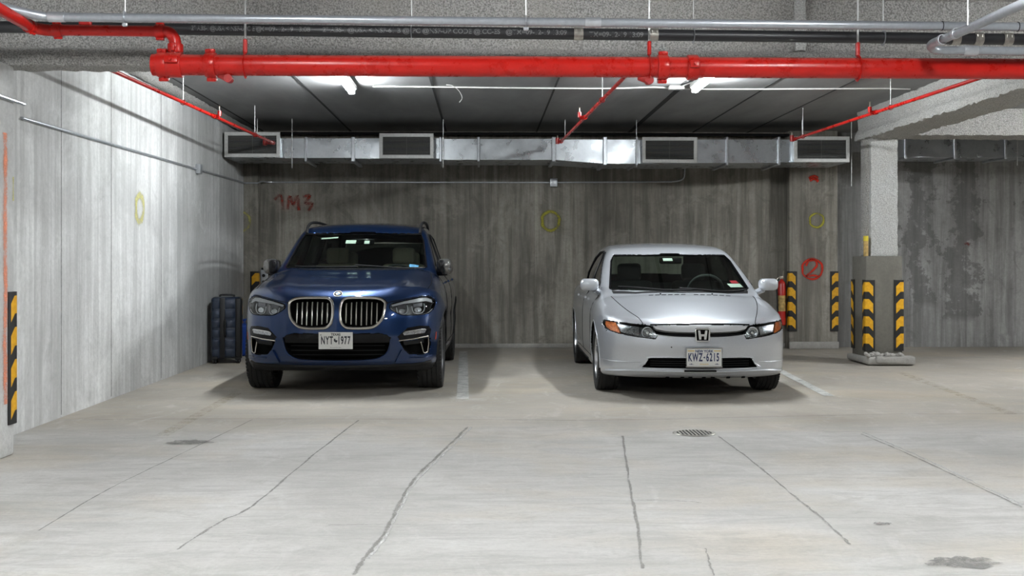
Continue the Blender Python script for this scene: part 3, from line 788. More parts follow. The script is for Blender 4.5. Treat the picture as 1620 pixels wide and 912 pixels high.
# ------------------------------------------------------------------ the blue SUV
SUV_X, SUV_Y, SUV_ROT = -1.325, 9.70, math.radians(-0.5)
def pts(*a): return list(zip(a[::2], a[1::2]))
kid = [(.432,.835),(.416,.865),(.378,.884),(.302,.893),(.132,.8935),(.075,.886),(.044,.856),(.033,.80),(.034,.729),(.047,.674),(.081,.637),(.132,.626),(.258,.626),(.334,.639),(.385,.678),(.418,.735)]
lamp = [(.475,.805),(.487,.843),(.60,.872),(.745,.902),(.80,.903),(.85,.880),(.868,.838),(.850,.785),(.80,.745),(.69,.738),(.59,.742),(.525,.767)]
low_in = [(.487,.531),(.473,.462),(.455,.412),(.416,.374),(.315,.340),(-.1,.329),(-.1,.578),(.40,.578),(.455,.562)]
side_in = [(.560,.50),(.82,.52),(.825,.46),(.815,.385),(.76,.372),(.645,.380),(.60,.43)]
suvP = dict(valance=.282, L=4.70, W=.97, H=1.68, k=.05, ks=.07,
    deck=pts(-.1,.87,0,.893,.08,.935,.2,.975,.5,1.035,.9,1.10,1.25,1.148,1.6,1.14,3,1.14,4.4,1.13,4.75,1.10) and ([-.1,0,.08,.2,.5,.9,1.25,1.6,3,4.4,4.75],[.87,.893,.935,.975,1.035,1.10,1.148,1.14,1.14,1.13,1.10]),
    crown=([0,.5,.7,.8,.87,.92,.97],[0,.003,.016,.045,.09,.16,.26]), crown_k=([-.1,.2,1.3,4.8],[.9,1,1,.8]),
    ridge=lambda ax, Y: 0.013*np.exp(-((ax-.50-.10*Y)/.085)**2)*np.clip(Y/.25, 0, 1)*np.clip((1.5-Y)/.3, 0, 1)-0.006*np.exp(-(ax/.25)**2)*np.clip((1.5-Y)/.3, 0, 1),
    side=([.15,.3,.5,.62,.75,.95,1.1,1.2,1.7],[.86,.92,.94,.935,.948,.93,.885,.84,.70]),
    plan=([0,.8,1.8,3.7,4.3,4.72],[-.01,0,-.014,0,-.03,-.10]),
    nose=([.15,.22,.28,.33,.42,.55,.70,.82,.9,1.0],[.30,.16,.07,.035,.02,.0,.008,.035,.075,.17]),
    nose_plan=([0,.2,.45,.6,.7,.8,.87,.92,.97],[0,.005,.035,.085,.145,.235,.36,.52,.8]),
    tail=([.15,.4,.6,.9,1.1,1.3],[.15,.02,0,.03,.06,.15]), belly=([0,.3,.8,4,4.72],[.25,.22,.2,.2,.32]),
    roof=([1.0,1.9,2.3,2.8,3.3,3.9,4.5],[1.5,1.588,1.64,1.668,1.66,1.62,1.56]), roof_crown=.035,
    ws=(1.28,1.135,.567,0,.10), rw=(4.42,1.5,2.0),
    cab=([1.0,1.13,1.3,1.5,1.58,1.7],[.865,.83,.772,.70,.665,.60]), cab_plan=([1.2,2.2,3.2,4.5],[-.015,0,-.01,-.09]), cab_z0=.9,
    cabin=(.45,1.24,4.35),
    win_front=[[(-.1,1.155),(.705,1.158),(.722,1.17),(.66,1.45),(.625,1.522),(-.1,1.545)]],
    win_side=[[(1.66,1.18),(2.62,1.175),(2.58,1.53),(2.28,1.525),(2.06,1.45)],[(2.70,1.175),(3.55,1.185),(3.50,1.50),(2.66,1.53)],[(3.62,1.20),(4.10,1.26),(3.92,1.45),(3.58,1.49)]],
    win_rear=[[(-.1,1.18),(.58,1.18),(.50,1.46),(-.1,1.48)]],
    hole_names=['grille_recess', 'headlight_recess', 'intake_recess', 'corner_intake_recess'],
    holes=[(kid,.075),(lamp,.055),(low_in,.11),(side_in,.10)],
    arches=[(.83,.37,.405),(3.694,.37,.405)])
suv = thing('suv', 'dark blue SUV with twin kidney grilles and a white seven-character number plate', 'car', (SUV_X, SUV_Y, 0), SUV_ROT)
B = Car(suvP); B.mesh()
def split_body(K, root, mat, hood_test, door_ranges, bump_test, roof_z, belt):
    c, n, lab = K.cen, K.fn, K.lab
    ax = np.abs(c[:, 0]); out = lab == 0; F0 = K.outer(c[:, 0], c[:, 1], c[:, 2]); skin = out & (np.abs(F0) < .02); left = out.copy(); P = {}
    h = skin & hood_test(ax, c[:, 1], c[:, 2], n); P['hood'] = K.part('hood', h, mat, root); left &= ~h
    if K.P.get('valance'):
        b = out & left & (c[:, 2] < K.P['valance']) & (c[:, 1] < 4.2); K.part('lower_valance', b, M['black_plastic'], root); left &= ~b
    b = skin & left & bump_test(ax, c[:, 1], c[:, 2]); P['bumper'] = K.part('front_bumper', b, mat, root); left &= ~b
    u_ = out & left & (n[:, 2] < -.6) & (c[:, 2] < .4); K.part('underbody', u_, M['liner'], root); left &= ~u_
    r = skin & left & (c[:, 2] > roof_z) & (n[:, 2] > .5); P['roof'] = K.part('roof_panel', r, mat, root); left &= ~r
    P['door'] = []
    for (y0, y1) in door_ranges:
        for sg in (-1, 1):
            d = skin & left & (c[:, 0]*sg > .6) & (c[:, 1] > y0) & (c[:, 1] < y1) & (c[:, 2] > .32) & (c[:, 2] < belt)
            P['door'].append((sg, y0, y1, K.part('door', d, mat, root))); left &= ~d
    K.part('body_shell', left, mat, root)
    for wy, wz, wr in K.P['arches']:
        for sg in (-1, 1): K.part('wheel_well', (lab == 1) & (np.abs(c[:, 1]-wy) < wr+.1) & (c[:, 0]*sg > 0), M['liner'], root)
    for i, nm in enumerate(K.P['hole_names']):
        one = K.P['holes'][i][0][-1][0] < 0 or min(q[0] for q in K.P['holes'][i][0]) < 0
        for sg in ((0,) if one else (-1, 1)): K.part(nm, (lab == 10+i) & ((c[:, 0]*sg > 0) if sg else True), M['liner'], root)
    K.part('cabin_lining', lab == 2, M['interior_dark'], root)
    K.part('window_seal', lab == 3, M['black_plastic'], root)
    return P
pp = split_body(B, suv, M['blue_paint'], lambda a, y, z, n: (y < 1.30) & (a < .80-.02*y) & (n[:, 2] > .25) & (z > .86),
                [(1.42, 2.62), (2.62, 3.5)], lambda a, y, z: (y < .62) & (z < .80), 1.5, 1.15)
# glass
for pl, nm in ((suvP['win_front'][0], 'windscreen'),):
    full = [p for p in pl if p[0] > 0]; poly = full+mir(full)
    B.patch(MB(), 'front', poly, -.006, -.011, step=.06).build(nm, M['glass'], suv)
    B.line(MB(), 'front', poly, .010, .002, closed=True, smooth=1).build('windscreen_seal', M['gloss_black'], suv)
for pl in suvP['win_side']:
    for sg in (-1, 1):
        B.patch(MB(), 'side', pl, -.006, -.011, sg, .08).build('side_window', M['glass_dark'], suv)
        B.line(MB(), 'side', pl, .008, .001, sg, True, smooth=1).build('window_trim', M['black_plastic'], suv)
full = [p for p in suvP['win_rear'][0] if p[0] > 0]
B.patch(MB(), 'rear', full+mir(full), -.006, -.011, step=.08).build('rear_window', M['glass_dark'], suv)
# twin grilles
for sg in (1, -1):
    K_ = kid if sg > 0 else mir(kid)
    g = B.line(MB(), 'front', K_, .0135, .006, closed=True, smooth=3, flat=1.0).build('grille_surround', M['satin_chrome'], suv)
    for xx in (.3625,.315,.271,.223,.176,.132,.085):
        zt = .868-.012*(abs(xx-.23)/.14)**2; zl = .652+.02*(abs(xx-.23)/.14)**2
        B.line(MB(), 'front', [(sg*xx, zt), (sg*xx, zl)], .0075, -.016, smooth=4).build('grille_slat', M['slat_metal'], g)
    B.line(MB(), 'front', [(sg*x_, z_) for x_, z_ in [(.452,.842),(.435,.872),(.385,.899),(.302,.908),(.132,.908),(.07,.90),(.03,.868)]], .004, .002).build('grille_gap', M['liner'], g)
# badge
def disc(rx, rz, cx, cz, a0=0, a1=2*PI, n=28):
    q = [(cx+rx*math.cos(a0+(a1-a0)*i/n), cz+rz*math.sin(a0+(a1-a0)*i/n)) for i in range(n+(0 if a1-a0 > 6 else 1))]
    return q if a1-a0 > 6 else [(cx, cz)]+q
bc = .932
bd = B.patch(MB(), 'front', disc(.041, .0235, 0, bc), .005, -.002, step=.03).build('badge', M['satin_chrome'], suv)
B.patch(MB(), 'front', disc(.037, .0205, 0, bc), .0065, .004, step=.03).build('badge_ring', M['gloss_black'], bd)
for i in range(4):
    B.patch(MB(), 'front', disc(.022, .0125, 0, bc, i*PI/2, (i+1)*PI/2, 8), .008, .005, step=.03).build('badge_quarter', M['badge_blue' if i % 2 else 'plate_white'], bd)
# headlights
for sg in (1, -1):
    tr = (lambda q: q) if sg > 0 else mir
    base = B.patch(MB(), 'front', tr(lamp), -.045, -.052, step=.05).build('headlight', M['lamp_dark'], suv)
    up = [(.490,.838),(.60,.868),(.745,.898),(.80,.899),(.845,.877),(.855,.845),(.80,.866),(.70,.856),(.60,.846),(.50,.822)]
    B.patch(MB(), 'front', tr(up), -.012, -.022, step=.05).build('brow_strip', M['lamp_light_guide'], base)
    for cx, cz, s_ in ((.590,.792,1.0), (.735,.800,1.12)):
        hexa = [(cx-.052*s_,cz+.022),(cx-.034*s_,cz-.036*s_),(cx+.030*s_,cz-.038*s_),(cx+.052*s_,cz+.0),(cx+.044*s_,cz+.042*s_)]
        hexa = [(sg*a, b) for a, b in hexa]
        B.line(MB(), 'front', hexa, .0048, -.022, smooth=2).build('light_ring', M['lamp_light_guide'], base)
        B.patch(MB(), 'front', disc(.030*s_, .022*s_, sg*cx, cz-.012) if sg > 0 else disc(.030*s_, .022*s_, sg*cx, cz-.012), -.026, -.042, step=.03).build('projector', M['lamp_reflector'], base)
        B.patch(MB(), 'front', tr([(cx-.042*s_,cz+.050*s_),(cx+.036*s_,cz+.054*s_),(cx+.036*s_,cz+.018*s_),(cx-.036*s_,cz+.014*s_)]), -.028, -.040, step=.04).build('reflector_box', M['alloy_dark'], base)
    B.line(MB(), 'front', tr(lamp[7:]+lamp[:1]), .0055, -.006, smooth=3).build('lower_light_strip', M['lamp_light_guide'], base)
    B.patch(MB(), 'front', tr(lamp), .002, -.002, step=.04).build('headlight_lens', M['lens'], base)
    B.line(MB(), 'front', tr(lamp), .004, .0, closed=True, smooth=3).build('lens_edge', M['liner'], base)
    # black corner trim, fog strip, bright angle bar, intake, lower blade
    trim = [(.535,.60),(.62,.632),(.76,.645),(.825,.628),(.833,.50),(.828,.40),(.8265,.50),(.815,.53),(.57,.505),(.545,.545)]
    B.patch(MB(), 'front', tr([(.545,.545),(.57,.507),(.82,.527),(.834,.60),(.815,.632),(.74,.640),(.63,.625)]), .004, -.006, step=.05).build('corner_trim', M['gloss_black'], suv)
    fl = B.patch(MB(), 'front', tr([(.592,.572),(.62,.592),(.765,.606),(.785,.596),(.775,.572),(.60,.558)]), .012, .0, step=.04).build('fog_light', M['lamp_reflector'], suv)
    B.line(MB(), 'front', [(sg*a, b) for a, b in [(.592,.572),(.62,.592),(.765,.606),(.785,.596)]], .004, .010).build('fog_light_edge', M['chrome'], fl)
    B.line(MB(), 'front', [(sg*a, b) for a, b in [(.552,.512),(.68,.523),(.806,.540),(.808,.47),(.800,.40),(.782,.386),(.765,.392),(.742,.495)]], .0065, .008, smooth=1).build('intake_trim', M['satin_chrome'], suv)
    B.patch(MB(), 'front', tr([(.60,.50),(.79,.515),(.785,.475),(.61,.462)]), -.02, -.035, step=.05).build('intake_vane', M['black_plastic'], suv)
    B.patch(MB(), 'front', tr([(.520,.318),(.578,.428),(.640,.352),(.78,.345),(.835,.362),(.842,.335),(.76,.312),(.66,.308)]), .020, -.01, step=.04).build('bumper_blade', M['blue_paint'], suv)
    B.patch(MB(), 'side', [(.36,.50),(.375,.57),(.385,.57),(.375,.50)], .004, -.002, sg).build('side_reflector', M['reflector_orange'], suv)
# lower intake: gloss bar, lip
B.patch(MB(), 'front', (lambda q: q+mir(q))([(0,.490),(.474,.492),(.484,.531),(.455,.560),(.40,.575),(0,.575)][1:]), -.012, -.03, step=.06).build('intake_bar', M['gloss_black'], suv)
B.line(MB(), 'front', [(.487,.531),(.473,.462),(.455,.412),(.416,.374),(.315,.340),(0,.329),(-.315,.340),(-.416,.374),(-.455,.412),(-.473,.462),(-.487,.531)], .006, .003).build('intake_edge', M['blue_paint'], suv)
for zz in (.37, .41, .45):
    B.line(MB(), 'front', [(-.44, zz), (0, zz), (.44, zz)], .004, -.07, smooth=6).build('intake_bar_thin', M['black_plastic'], suv)
B.line(MB(), 'front', [(.83,.300),(.6,.285),(0,.277),(-.6,.285),(-.83,.300)], .014, .0, smooth=6).build('chin_spoiler', M['black_plastic'], suv)
def tx_marks(e, put):
    st = [(.0085*math.cos(PI/2+i*PI/5)*(1 if i % 2 == 0 else .4)-.132, .0085*math.sin(PI/2+i*PI/5)*(1 if i % 2 == 0 else .4)+.052) for i in range(10)]
    MB().add([(a, -.0036, b) for a, b in st], [tuple(range(10))]).build('star_mark', M['plate_ink'], e, smooth=False)
    put('motto', 'The Lone Star State', .0125, 0, -.061, M['plate_ink'], 0, 1)
tx = [(a*1.5, b*1.5) for a, b in [(-.010,.012),(-.001,.012),(-.001,.004),(.010,.003),(.011,-.003),(.003,-.013),(-.001,-.008),(-.006,-.007),(-.011,.0),(-.010,.002)]]
plate(suv, (.0, -.030, .518), 0.02, 'TEXAS', ('NYT', '1977'), [(a, b) for a, b in tx], tx_marks, (M['plate_ink'], M['plate_ink']))
# hood lines, washer, wiper well
L_ = MB()
for sg in (1, -1):
    B.line(L_, 'front', [(sg*.44,.852),(sg*.49,.862),(sg*.60,.884),(sg*.745,.914),(sg*.80,.916)], .0035, .0)
B.line(L_, 'top', [(.80,.42),(.815,.7),(.80,1.0),(.775,1.26)], .0035, 0, mirror=True); L_.build('hood_gap', M['liner'], pp['hood'])
cw = MB(); B.patch(cw, 'top', [(-.70,1.335),(-.40,1.275),(0,1.255),(.40,1.275),(.70,1.335),(.70,1.37),(.4,1.31),(0,1.29),(-.4,1.31),(-.70,1.37)], .006, -.004, step=.06); cw.build('scuttle_panel', M['black_plastic'], suv)
for x0, x1 in ((-.62,.02), (.0,.60)):
    B.line(MB(), 'top', [(x0, 1.36+.05*(abs(x0)/.6)), ((x0+x1)/2, 1.34), (x1, 1.33)], .007, .012).build('wiper', M['black_plastic'], suv)
for sg, y0, y1, dr in pp['door']:
    g = MB(); B.line(g, 'side', [(y0,1.13),(y0,.9),(y0+.01,.6),(y0+.03,.38)], .0035, 0, sg); B.line(g, 'side', [(y0+.03,.36),(y1,.36)], .0035, 0, sg); g.build('door_gap', M['liner'], dr)
    B.line(MB(), 'side', [(y1-.26,1.00),(y1-.16,1.005),(y1-.06,1.00)], .013, .018, sg).build('door_handle', M['blue_paint'], dr)
for sg in (1, -1):
    for (wy) in (.83, 3.694):   # dark arch lips
        arc = [(wy-.415*math.cos(a), .37+.415*math.sin(a)) for a in [(-.3+(PI+.6)*i/14) for i in range(15)] if .37+.415*math.sin(a) > .26]
        B.line(MB(), 'side', arc, .009, -.002, sg, smooth=3).build('arch_trim', M['black_plastic'], suv)
    m_ = MB(); m_.rbox((sg*.905, 1.60, 1.175), (.16, .24, .165), .06, 4, rot=(0, 0, sg*-.12)); mo = m_.build('door_mirror', M['mirror_grey'], suv)
    MB().rbox((sg*.868, 1.585, 1.170), (.085, .25, .15), .03, 3).build('mirror_inner_cover', M['gloss_black'], mo)
    MB().rbox((sg*.865, 1.60, 1.095), (.14, .12, .035), .015, 2).build('mirror_foot', M['gloss_black'], mo)
    # roof rails
    z_ = lambda y: float(B.solve('top', [.60], [y])[0][2])
    rp = [(sg*.615, 2.05, z_(2.05)), (sg*.618, 2.16, z_(2.16)+.035), (sg*.62, 2.5, z_(2.5)+.045), (sg*.615, 3.2, z_(3.2)+.045), (sg*.59, 3.9, z_(3.9)+.04), (sg*.58, 4.02, z_(4.02))]
    MB().tube(spline(rp, 6), .016, 8).build('roof_rail', M['black_plastic'], suv)
for sg in (1, -1):
    for wy in (.83, 3.694):
        wheel(suv, 'wheel', (sg*.805, wy, .37), .37, .245, .265, sg, 5, (M['alloy_dark'],))
# cabin
for x_ in (-.38, .38): seat(suv, 'front_seat', x_, 2.55, M['beige_leather'], .45, 1.20)
for x_ in (-.38, .38): seat(suv, 'rear_seat', x_, 3.35, M['beige_leather'], .45, 1.15)
MB().rbox((0, 1.62, .98), (1.45, .62, .30), .08, 3).build('dashboard', M['interior_dark'], suv)
MB().tube([(.38+.18*math.cos(a), 1.98-.06*math.sin(a), 1.02+.17*math.sin(a)) for a in [2*PI*i/28 for i in range(28)]], .014, 8, True).build('steering_wheel', M['interior_dark'], suv)
MB().rbox((0, 2.02, 1.44), (.24, .03, .07), .02, 3).build('rear_view_mirror', M['gloss_black'], suv)
def sticker(K, par, kind, poly, mat, off=-.013, name='windscreen_sticker'):
    return K.patch(MB(), kind, poly, off, off-.003, step=.05).build(name, M[mat], par)
def rect(x0, z0, x1, z1, sk=0.0): return [(x0, z0), (x1, z0+sk), (x1, z1+sk), (x0, z1)]
sticker(B, suv, 'front', rect(-.44, 1.478, -.26, 1.492, .012), 'sticker_white')
sticker(B, suv, 'front', rect(-.165, 1.43, -.055, 1.467, .0), 'sticker_white')
sticker(B, suv, 'front', rect(.035, 1.428, .09, 1.462, 0), 'sticker_white')
sticker(B, suv, 'front', rect(.545, 1.172, .64, 1.212, -.012), 'sticker_blue')
# ------------------------------------------------------------------ the silver sedan
SED_X, SED_Y, SED_ROT = 1.915, 9.37, math.radians(-0.7)
ugr = [(-.1,.664),(.25,.663),(.425,.656),(.405,.622),(.385,.588),(.33,.577),(.2,.566),(-.1,.562)]
slamp = [(.385,.578),(.400,.546),(.48,.553),(.59,.565),(.71,.585),(.780,.607),(.812,.632),(.820,.660),(.815,.690),(.72,.684),(.60,.672),(.49,.664),(.435,.656),(.408,.62)]
slow = [(-.1,.382),(.43,.382),(.465,.360),(.49,.320),(.515,.286),(-.1,.284)]
sedP = dict(L=4.49, W=.90, H=1.45, k=.045, ks=.085,
    deck=([-.1,0,.06,.15,.4,.7,.95,1.1,1.5,2.5,3.6,4.0,4.3,4.5],[.60,.64,.672,.712,.79,.865,.912,.925,.93,.95,.97,1.0,1.0,.97]),
    crown=([0,.3,.5,.65,.75,.82,.87,.92],[0,.006,.02,.04,.06,.085,.15,.26]), crown_k=([-.1,.05,.5,1.2,2.0,4.5],[.35,.5,1,.85,.6,.8]),
    ridge=lambda ax, Y: 0.010*np.exp(-((ax-.70)/.07)**2)*np.clip((Y-.3)/.3, 0, 1)*np.clip((1.4-Y)/.3, 0, 1),
    side=([.12,.25,.45,.65,.8,.92,1.0],[.79,.85,.872,.874,.865,.84,.80]),
    plan=([0,.8,2.2,3.6,4.2,4.5],[-.01,0,-.004,-.004,-.04,-.12]),
    nose=([.12,.17,.20,.23,.28,.36,.5,.58,.64,.68,.75],[.35,.22,.10,.05,.025,.02,.0,.005,.03,.06,.12]),
    nose_plan=([0,.3,.5,.65,.75,.82,.86,.9],[0,.03,.085,.17,.27,.40,.58,.8]),
    tail=([.12,.35,.6,.85,1.05],[.2,.03,0,.02,.08]), belly=([0,.5,1,3.8,4.5],[.19,.18,.16,.16,.28]),
    roof=([1.0,1.7,1.95,2.25,2.6,3.0,3.4,3.7],[1.2,1.328,1.375,1.412,1.43,1.42,1.375,1.32]), roof_crown=.03,
    ws=(.98,.915,.50,0,.14), rw=(3.45,1.36,.62),
    cab=([.85,.95,1.1,1.25,1.33,1.42],[.81,.782,.735,.675,.635,.57]), cab_plan=([1.2,2.0,3.0,4.0],[-.01,0,-.01,-.08]), cab_z0=.80,
    cabin=(.35,1.0,3.7),
    win_front=[[(-.1,.940),(.66,.945),(.682,.96),(.615,1.23),(.578,1.288),(-.1,1.305)]],
    win_side=[[(1.38,.99),(2.2,.99),(2.17,1.325),(2.04,1.32),(1.80,1.20)],[(2.28,.99),(3.05,1.0),(3.22,1.1),(3.0,1.27),(2.7,1.33),(2.25,1.335)]],
    win_rear=[[(-.1,1.07),(.50,1.07),(.44,1.30),(-.1,1.32)]],
    hole_names=['grille_recess', 'headlight_recess', 'intake_recess'],
    holes=[(ugr,.06),(slamp,.05),(slow,.10)],
    arches=[(.90,.315,.345),(3.60,.315,.345)])
sed = thing('sedan', 'silver sedan with orange corner lamps and a framed pale number plate', 'car', (SED_X, SED_Y, 0), SED_ROT)
D = Car(sedP); D.mesh()
sp_ = split_body(D, sed, M['silver_paint'], lambda a, y, z, n: (y < 1.10) & (a < .49+.19*np.clip(y, 0, 1.1)) & (n[:, 2] > .25) & (z > .655),
                 [(1.28, 2.25), (2.25, 3.15)], lambda a, y, z: (y < .56) & (z < .66), 1.33, .985)
full = [p for p in sedP['win_front'][0] if p[0] > 0]; wp = full+mir(full)
D.patch(MB(), 'front', wp, -.006, -.011, step=.06).build('windscreen', M['glass'], sed)
D.line(MB(), 'front', wp, .010, .002, closed=True, smooth=1).build('windscreen_seal', M['gloss_black'], sed)
for pl in sedP['win_side']:
    for sg in (-1, 1):
        D.patch(MB(), 'side', pl, -.006, -.011, sg, .08).build('side_window', M['glass_dark'], sed)
        D.line(MB(), 'side', pl, .009, .001, sg, True, smooth=1).build('window_trim', M['black_plastic'], sed)
full = [p for p in sedP['win_rear'][0] if p[0] > 0]
D.patch(MB(), 'rear', full+mir(full), -.006, -.011, step=.08).build('rear_window', M['glass'], sed)
# upper grille with bright bar and badge
bar = [(.10,.603),(.22,.606),(.32,.613),(.395,.628),(.418,.650),(.25,.658)]
gr = D.patch(MB(), 'front', bar+mir(bar), .010, -.030, step=.05).build('grille_bar', M['bright_bar'], sed)
for zz in (.590, .576):
    D.line(MB(), 'front', [(-.37, zz+.006), (-.2, zz), (0, zz-.002), (.2, zz), (.37, zz+.006)], .004, -.030).build('grille_slat', M['black_plastic'], gr)
D.line(MB(), 'front', [(-.44,.664),(-.25,.671),(0,.673),(.25,.671),(.44,.664)], .0065, .004).build('hood_edge_gap', M['liner'], sp_['hood'])
oc = D.onto('front', [(0, .586)], 0)[0]
def trapz(w1, w2, h1, h2): return [(-w2, -h1), (w2, -h1), (w2+.006, -h1+.01), (w1, h2-.012), (w1-.008, h2), (-w1+.008, h2), (-w1, h2-.012), (-w2-.006, -h1+.01)]
bz = oc[2]; byy = oc[1]-.030
MB().prism(trapz(.060, .050, .054, .054), lambda u, v, d: (u, d, bz+v), byy+.006, byy+.045).build('badge_base', M['liner'], sed)
bo = MB().tube([(a, byy+.002, bz+b) for a, b in trapz(.061, .051, .054, .054)], .0085, 10, True).build('badge_frame', M['chrome'], sed)
MB().prism([(-.042,.040),(-.022,.040),(-.016,.006),(.016,.006),(.022,.040),(.042,.040),(.032,-.040),(.013,-.040),(.012,-.012),(-.012,-.012),(-.013,-.040),(-.032,-.040)], lambda u, v, d: (u, d, bz+v), byy-.004, byy+.008).build('badge_letter', M['chrome'], bo)
# headlights
for sg in (1, -1):
    tr = (lambda q: q) if sg > 0 else mir
    base = D.patch(MB(), 'front', tr(slamp), -.040, -.047, step=.05).build('headlight', M['lamp_dark'], sed)
    amb = D.patch(MB(), 'front', tr([(.700,.588),(.775,.609),(.805,.633),(.812,.660),(.806,.684),(.73,.680),(.715,.64)]), -.006, -.016, step=.03).build('corner_lamp', M['amber'], base)
    amb['label'] = 'orange corner lamp'
    D.patch(MB(), 'front', tr([(.55,.575),(.70,.600),(.712,.64),(.722,.672),(.60,.662),(.54,.656)]), -.018, -.035, step=.03).build('main_reflector', M['lamp_reflector'], base)
    cx, cz = sg*.475, .608
    pc = D.onto('front', [(cx, cz)], -.026)[0]
    MB().lathe([(pc[1]+.01, .0), (pc[1]+.004, .020), (pc[1]-.012, .046), (pc[1]-.010, .050), (pc[1]+.02, .050), (pc[1]+.02, 0)], 'y', 28, (pc[0], 0, pc[2]), False).build('round_reflector', M['lamp_reflector'], base)
    MB().tube([(pc[0]+.047*math.cos(a), pc[1]-.010, pc[2]+.047*math.sin(a)) for a in [2*PI*i/30 for i in range(30)]], .0045, 8, True).build('reflector_ring', M['lamp_light_guide'], base)
    MB().lathe([(pc[1]-.016, .0), (pc[1]-.014, .012), (pc[1]-.004, .017), (pc[1]+.005, .017)], 'y', 20, (pc[0], 0, pc[2]), False).build('bulb_shield', M['chrome'], base)
    D.patch(MB(), 'front', tr([(.392,.572),(.402,.552),(.440,.556),(.43,.60),(.420,.625)]), -.014, -.03, step=.03).build('inner_fin', M['lamp_reflector'], base)
    D.patch(MB(), 'front', tr(slamp), .002, -.002, step=.04).build('headlight_lens', M['lens'], base)
    D.line(MB(), 'front', tr(slamp), .0035, .0, closed=True, smooth=1).build('lens_edge', M['liner'], base)
D.line(MB(), 'front', slow[1:5]+[(0,.283)]+mir(slow[1:5])+[(0,.383)], .0055, .0, closed=True, smooth=3).build('intake_edge', M['silver_paint'], sed)
D.line(MB(), 'front', [(.392,.583),(.33,.573),(.2,.563),(0,.560),(-.2,.563),(-.33,.573),(-.392,.583)], .005, .0, smooth=4).build('grille_lower_edge', M['silver_paint'], sed)
# bumper: lower intake vanes, skirt, chin
for zz in (.305, .325, .345, .365):
    D.line(MB(), 'front', [(-.45, zz), (0, zz), (.45, zz)], .0045, -.035, smooth=8).build('intake_vane', M['black_plastic'], sed)
D.line(MB(), 'front', [(.84,.335),(.72,.330),(.54,.338),(.515,.344)], .004, .002, mirror=True).build('bumper_crease', M['silver_paint'], sed)
ch = D.line(MB(), 'front', [(.80,.238),(.66,.255),(.5,.262),(0,.260),(-.5,.262),(-.66,.255),(-.80,.238)], .011, .004, smooth=6).build('chin_ridge', M['silver_paint'], sed)
D.patch(MB(), 'front', [(-.15,.272),(.13,.272),(.13,.262),(-.15,.262)], .016, .0, step=.05).build('chin_insert', M['black_plastic'], ch)
for xx in (-.30,-.17,-.10,.02,.10,.24,.38):
    D.patch(MB(), 'front', rect(xx, .197, xx+.03, .206), .010, -.01, step=.05).build('chin_notch', M['liner'], ch)
D.patch(MB(), 'front', disc(.006, .006, -.265, .475), .0015, -.002).build('tow_hook_cap', M['black_plastic'], sed)
def ny_marks(e, put):
    for sg in (-1, 1):
        MB().box((sg*.115-.030, -.0032, .0545), (sg*.115+.030, -.0025, .0625)).build('gold_band', M['plate_gold'], e, smooth=False)
        MB().add([(a+sg*.112, -.0036, b-.060) for a, b in [(-.022,0),(-.014,.006),(-.008,.003),(0,.010),(.008,.004),(.02,.002),(.024,0)]], [tuple(range(7))]).build('landmark_drawing', M['plate_navy'], e, smooth=False)
    put('motto', 'EXCELSIOR', .015, 0, -.058, M['plate_gold'], .0003, 1)
ny = [(-.012,-.003),(-.006,.002),(.002,.010),(.008,.009),(.007,-.004),(.013,-.010),(.004,-.006),(-.002,-.004)]
plate(sed, (.012, -.030, .388), 0.0, 'NEW YORK', ('KWZ', '6215'), ny, ny_marks, (M['plate_navy'], M['plate_navy']), M['chrome'])
# hood gaps, vents, wipers
g = MB(); D.line(g, 'top', [(.500,.145),(.565,.35),(.635,.62),(.675,.85),(.690,1.02)], .0035, 0, mirror=True); g.build('hood_gap', M['liner'], sp_['hood'])
v_ = MB()
for i in range(13):
    if i == 6: continue
    x0 = -.34+i*.062
    D.patch(v_, 'top', [(x0, .915), (x0+.044, .915), (x0+.050, .945), (x0+.008, .945)], .002, -.004)
v_.build('scuttle_vent', M['black_plastic'], sed)
for i, (x0, x1) in enumerate(((-.60, .10), (-.02, .66))):
    w_ = D.line(MB(), 'top', [(x0, 1.06+.12*(abs(x0)/.6)**2), (x0*.4+x1*.6, 1.035), (x1, 1.03+.10*(abs(x1)/.6)**2)], [.011]+[.009]*7+[.006], .014).build('wiper', M['black_plastic'], sed)
c_ = MB(); D.patch(c_, 'top', [(-.66,1.10),(-.45,1.025),(0,.985),(.45,1.025),(.66,1.10),(.67,1.15),(.45,1.06),(0,1.015),(-.45,1.06),(-.67,1.15)], .004, -.004, step=.06); c_.build('scuttle_panel', M['black_plastic'], sed)
for xx in (-.22, .28):
    D.patch(MB(), 'top', disc(.008, .008, xx, .955), .010, 0).build('washer_nozzle', M['black_plastic'], sed)
for sg, y0, y1, dr in sp_['door']:
    g = MB(); D.line(g, 'side', [(y0,.97),(y0,.75),(y0+.01,.5),(y0+.04,.30)], .0032, 0, sg); D.line(g, 'side', [(y0+.04,.29),(y1,.29)], .0032, 0, sg); g.build('door_gap', M['liner'], dr)
    D.line(MB(), 'side', [(y1-.24,.84),(y1-.15,.845),(y1-.06,.84)], .012, .016, sg).build('door_handle', M['silver_paint'], dr)
